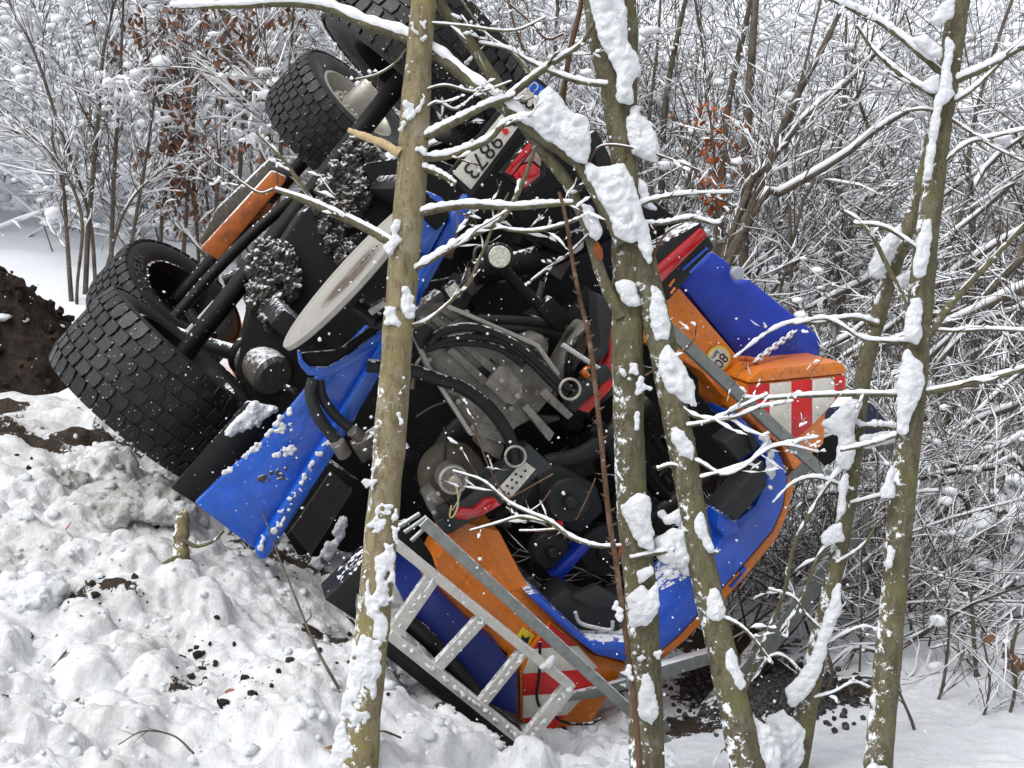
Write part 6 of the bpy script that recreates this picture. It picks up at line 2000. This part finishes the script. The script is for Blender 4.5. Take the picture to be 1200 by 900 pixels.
# the little beech with orange leaves behind the tail lamp
tb = sapling([(838, 300, 4), (840, 250, 4), (838, 200, 3), (834, 150, 3), (826, 112, 2)], 9.5, "small beech with a tuft of orange leaves above the blue tank", None, 10, 4, .008, name="young_beech", cat="young beech")
for _ in range(110):
    x, y = rb.normal(836, 17), rb.uniform(116, 246)
    x += (y - 165) * .08
    V, F_ = leaves(P(x, y, 9.45 + rb.normal(0, .05))[None], (.045, .085), rb, .7)
    MB().add(V, F_).build("leaf", M['leaf_orange'], tb)
for x, y, nn in ((760, 90, 10), (960, 145, 5), (1160, 105, 8), (900, 290, 16), (1020, 200, 8), (1080, 250, 8), (1165, 420, 6), (945, 320, 14), (860, 260, 10)):
    pass
# drooping spruce boughs loaded with snow at the right edge
sp = tag(empty("spruce_bough", P(1240, 560, 6.6)), "drooping spruce boughs loaded with clumps of snow at the right edge", "spruce")
C, Rr, ned, ner = [], [], [], []
for pts in ([(1250, 560), (1200, 590), (1150, 615), (1122, 640)], [(1250, 600), (1200, 625), (1160, 650), (1140, 690)], [(1250, 640), (1210, 660), (1186, 690)], [(1240, 580), (1180, 600), (1128, 622), (1112, 634)], [(1250, 570), (1196, 560), (1192, 590)], [(1200, 640), (1170, 670), (1150, 680)]):
    q = path([(x, y, 6) for x, y in pts], 6.5, 14)
    MB().add(*tubes(q[:, :3], np.linspace(.012, .004, 14), 6)).build("bough", M['twig'], sp)
    for _ in range(34):
        t = rb.random() * 12.9
        p = q[int(t), :3] * (1 - t % 1) + q[int(t) + 1, :3] * (t % 1)
        C.append(p + np.array([rb.normal(0, .02), rb.normal(0, .05), rb.normal(0.012, .018)]))
        Rr.append(rb.uniform(.016, .04))
    for _ in range(150):
        t = rb.random() * 12.9
        p = q[int(t), :3] * (1 - t % 1) + q[int(t) + 1, :3] * (t % 1)
        d = nrm(rb.normal(size=3) + np.array([-.5, 0, -.5]))
        ned.append(np.stack([p, p + d * .04, p + d * .075]))
        ner.append([.0025, .002, .0008])
mass("snow", C, Rr, M['snow'], sp, .010, .02, .04, (1.3, 1.2, .75))
o = MB().add(*tubes(np.array(ned), np.array(ner), 3)).build("needles", M['needle'], sp)
o['kind'] = 'stuff'
for x, y, nn in ((1182, 762, 9), (1190, 800, 6), (1060, 745, 3), (1006, 620, 3)):
    for _ in range(nn):
        c = P(x + rb.normal(0, 12), y + rb.normal(0, 10), 5.6)
dl = tag(empty("dead_weed", gpt(1184, 830)), "withered weed with curled brown leaves at the lower right edge", "weed")
q = path([(1178, 840, 6), (1182, 800, 6), (1186, 760, 5), (1194, 730, 3)], 5.3, 10)
MB().add(*tubes(q[:, :3], q[:, 3], 6)).build("stem", M['twig'], dl)
for _ in range(16):
    V, F_ = leaves(P(rb.normal(1184, 12), rb.uniform(735, 815), 5.28)[None], (.04, .08), rb, .6)
    MB().add(V, F_).build("leaf", M['leaf_brown'], dl)
sn = streak(rb, [(1176, 780), (1184, 800), (1180, 830)], 40, (3, 8), 6)
snow_lumps(dl, sn, 5.3, .007, .015)

# ------------------------------------------------------------------ falling snow
n = 2300
d = rb.uniform(2.2, 8.5, n)
fx, fy = rb.uniform(-80, 1280, n), rb.uniform(-60, 960, n)
C = CAM + ((fx - 600) / FPX * d)[:, None] * R_ + ((450 - fy) / FPX * d)[:, None] * Q_ + d[:, None] * N_
ok = C[:, 2] > gz(C[:, 0], C[:, 1]) + .1
C = C[ok]
V, F_ = blobs(C, (.0016 + .0034 * rb.random(len(C)) ** 3), rb, 1, .2)
o = MB().add(V, F_).build("falling_snow", M['snow'])
tag(o, "snowflakes falling through the air in front of the truck", None, None, 'stuff')
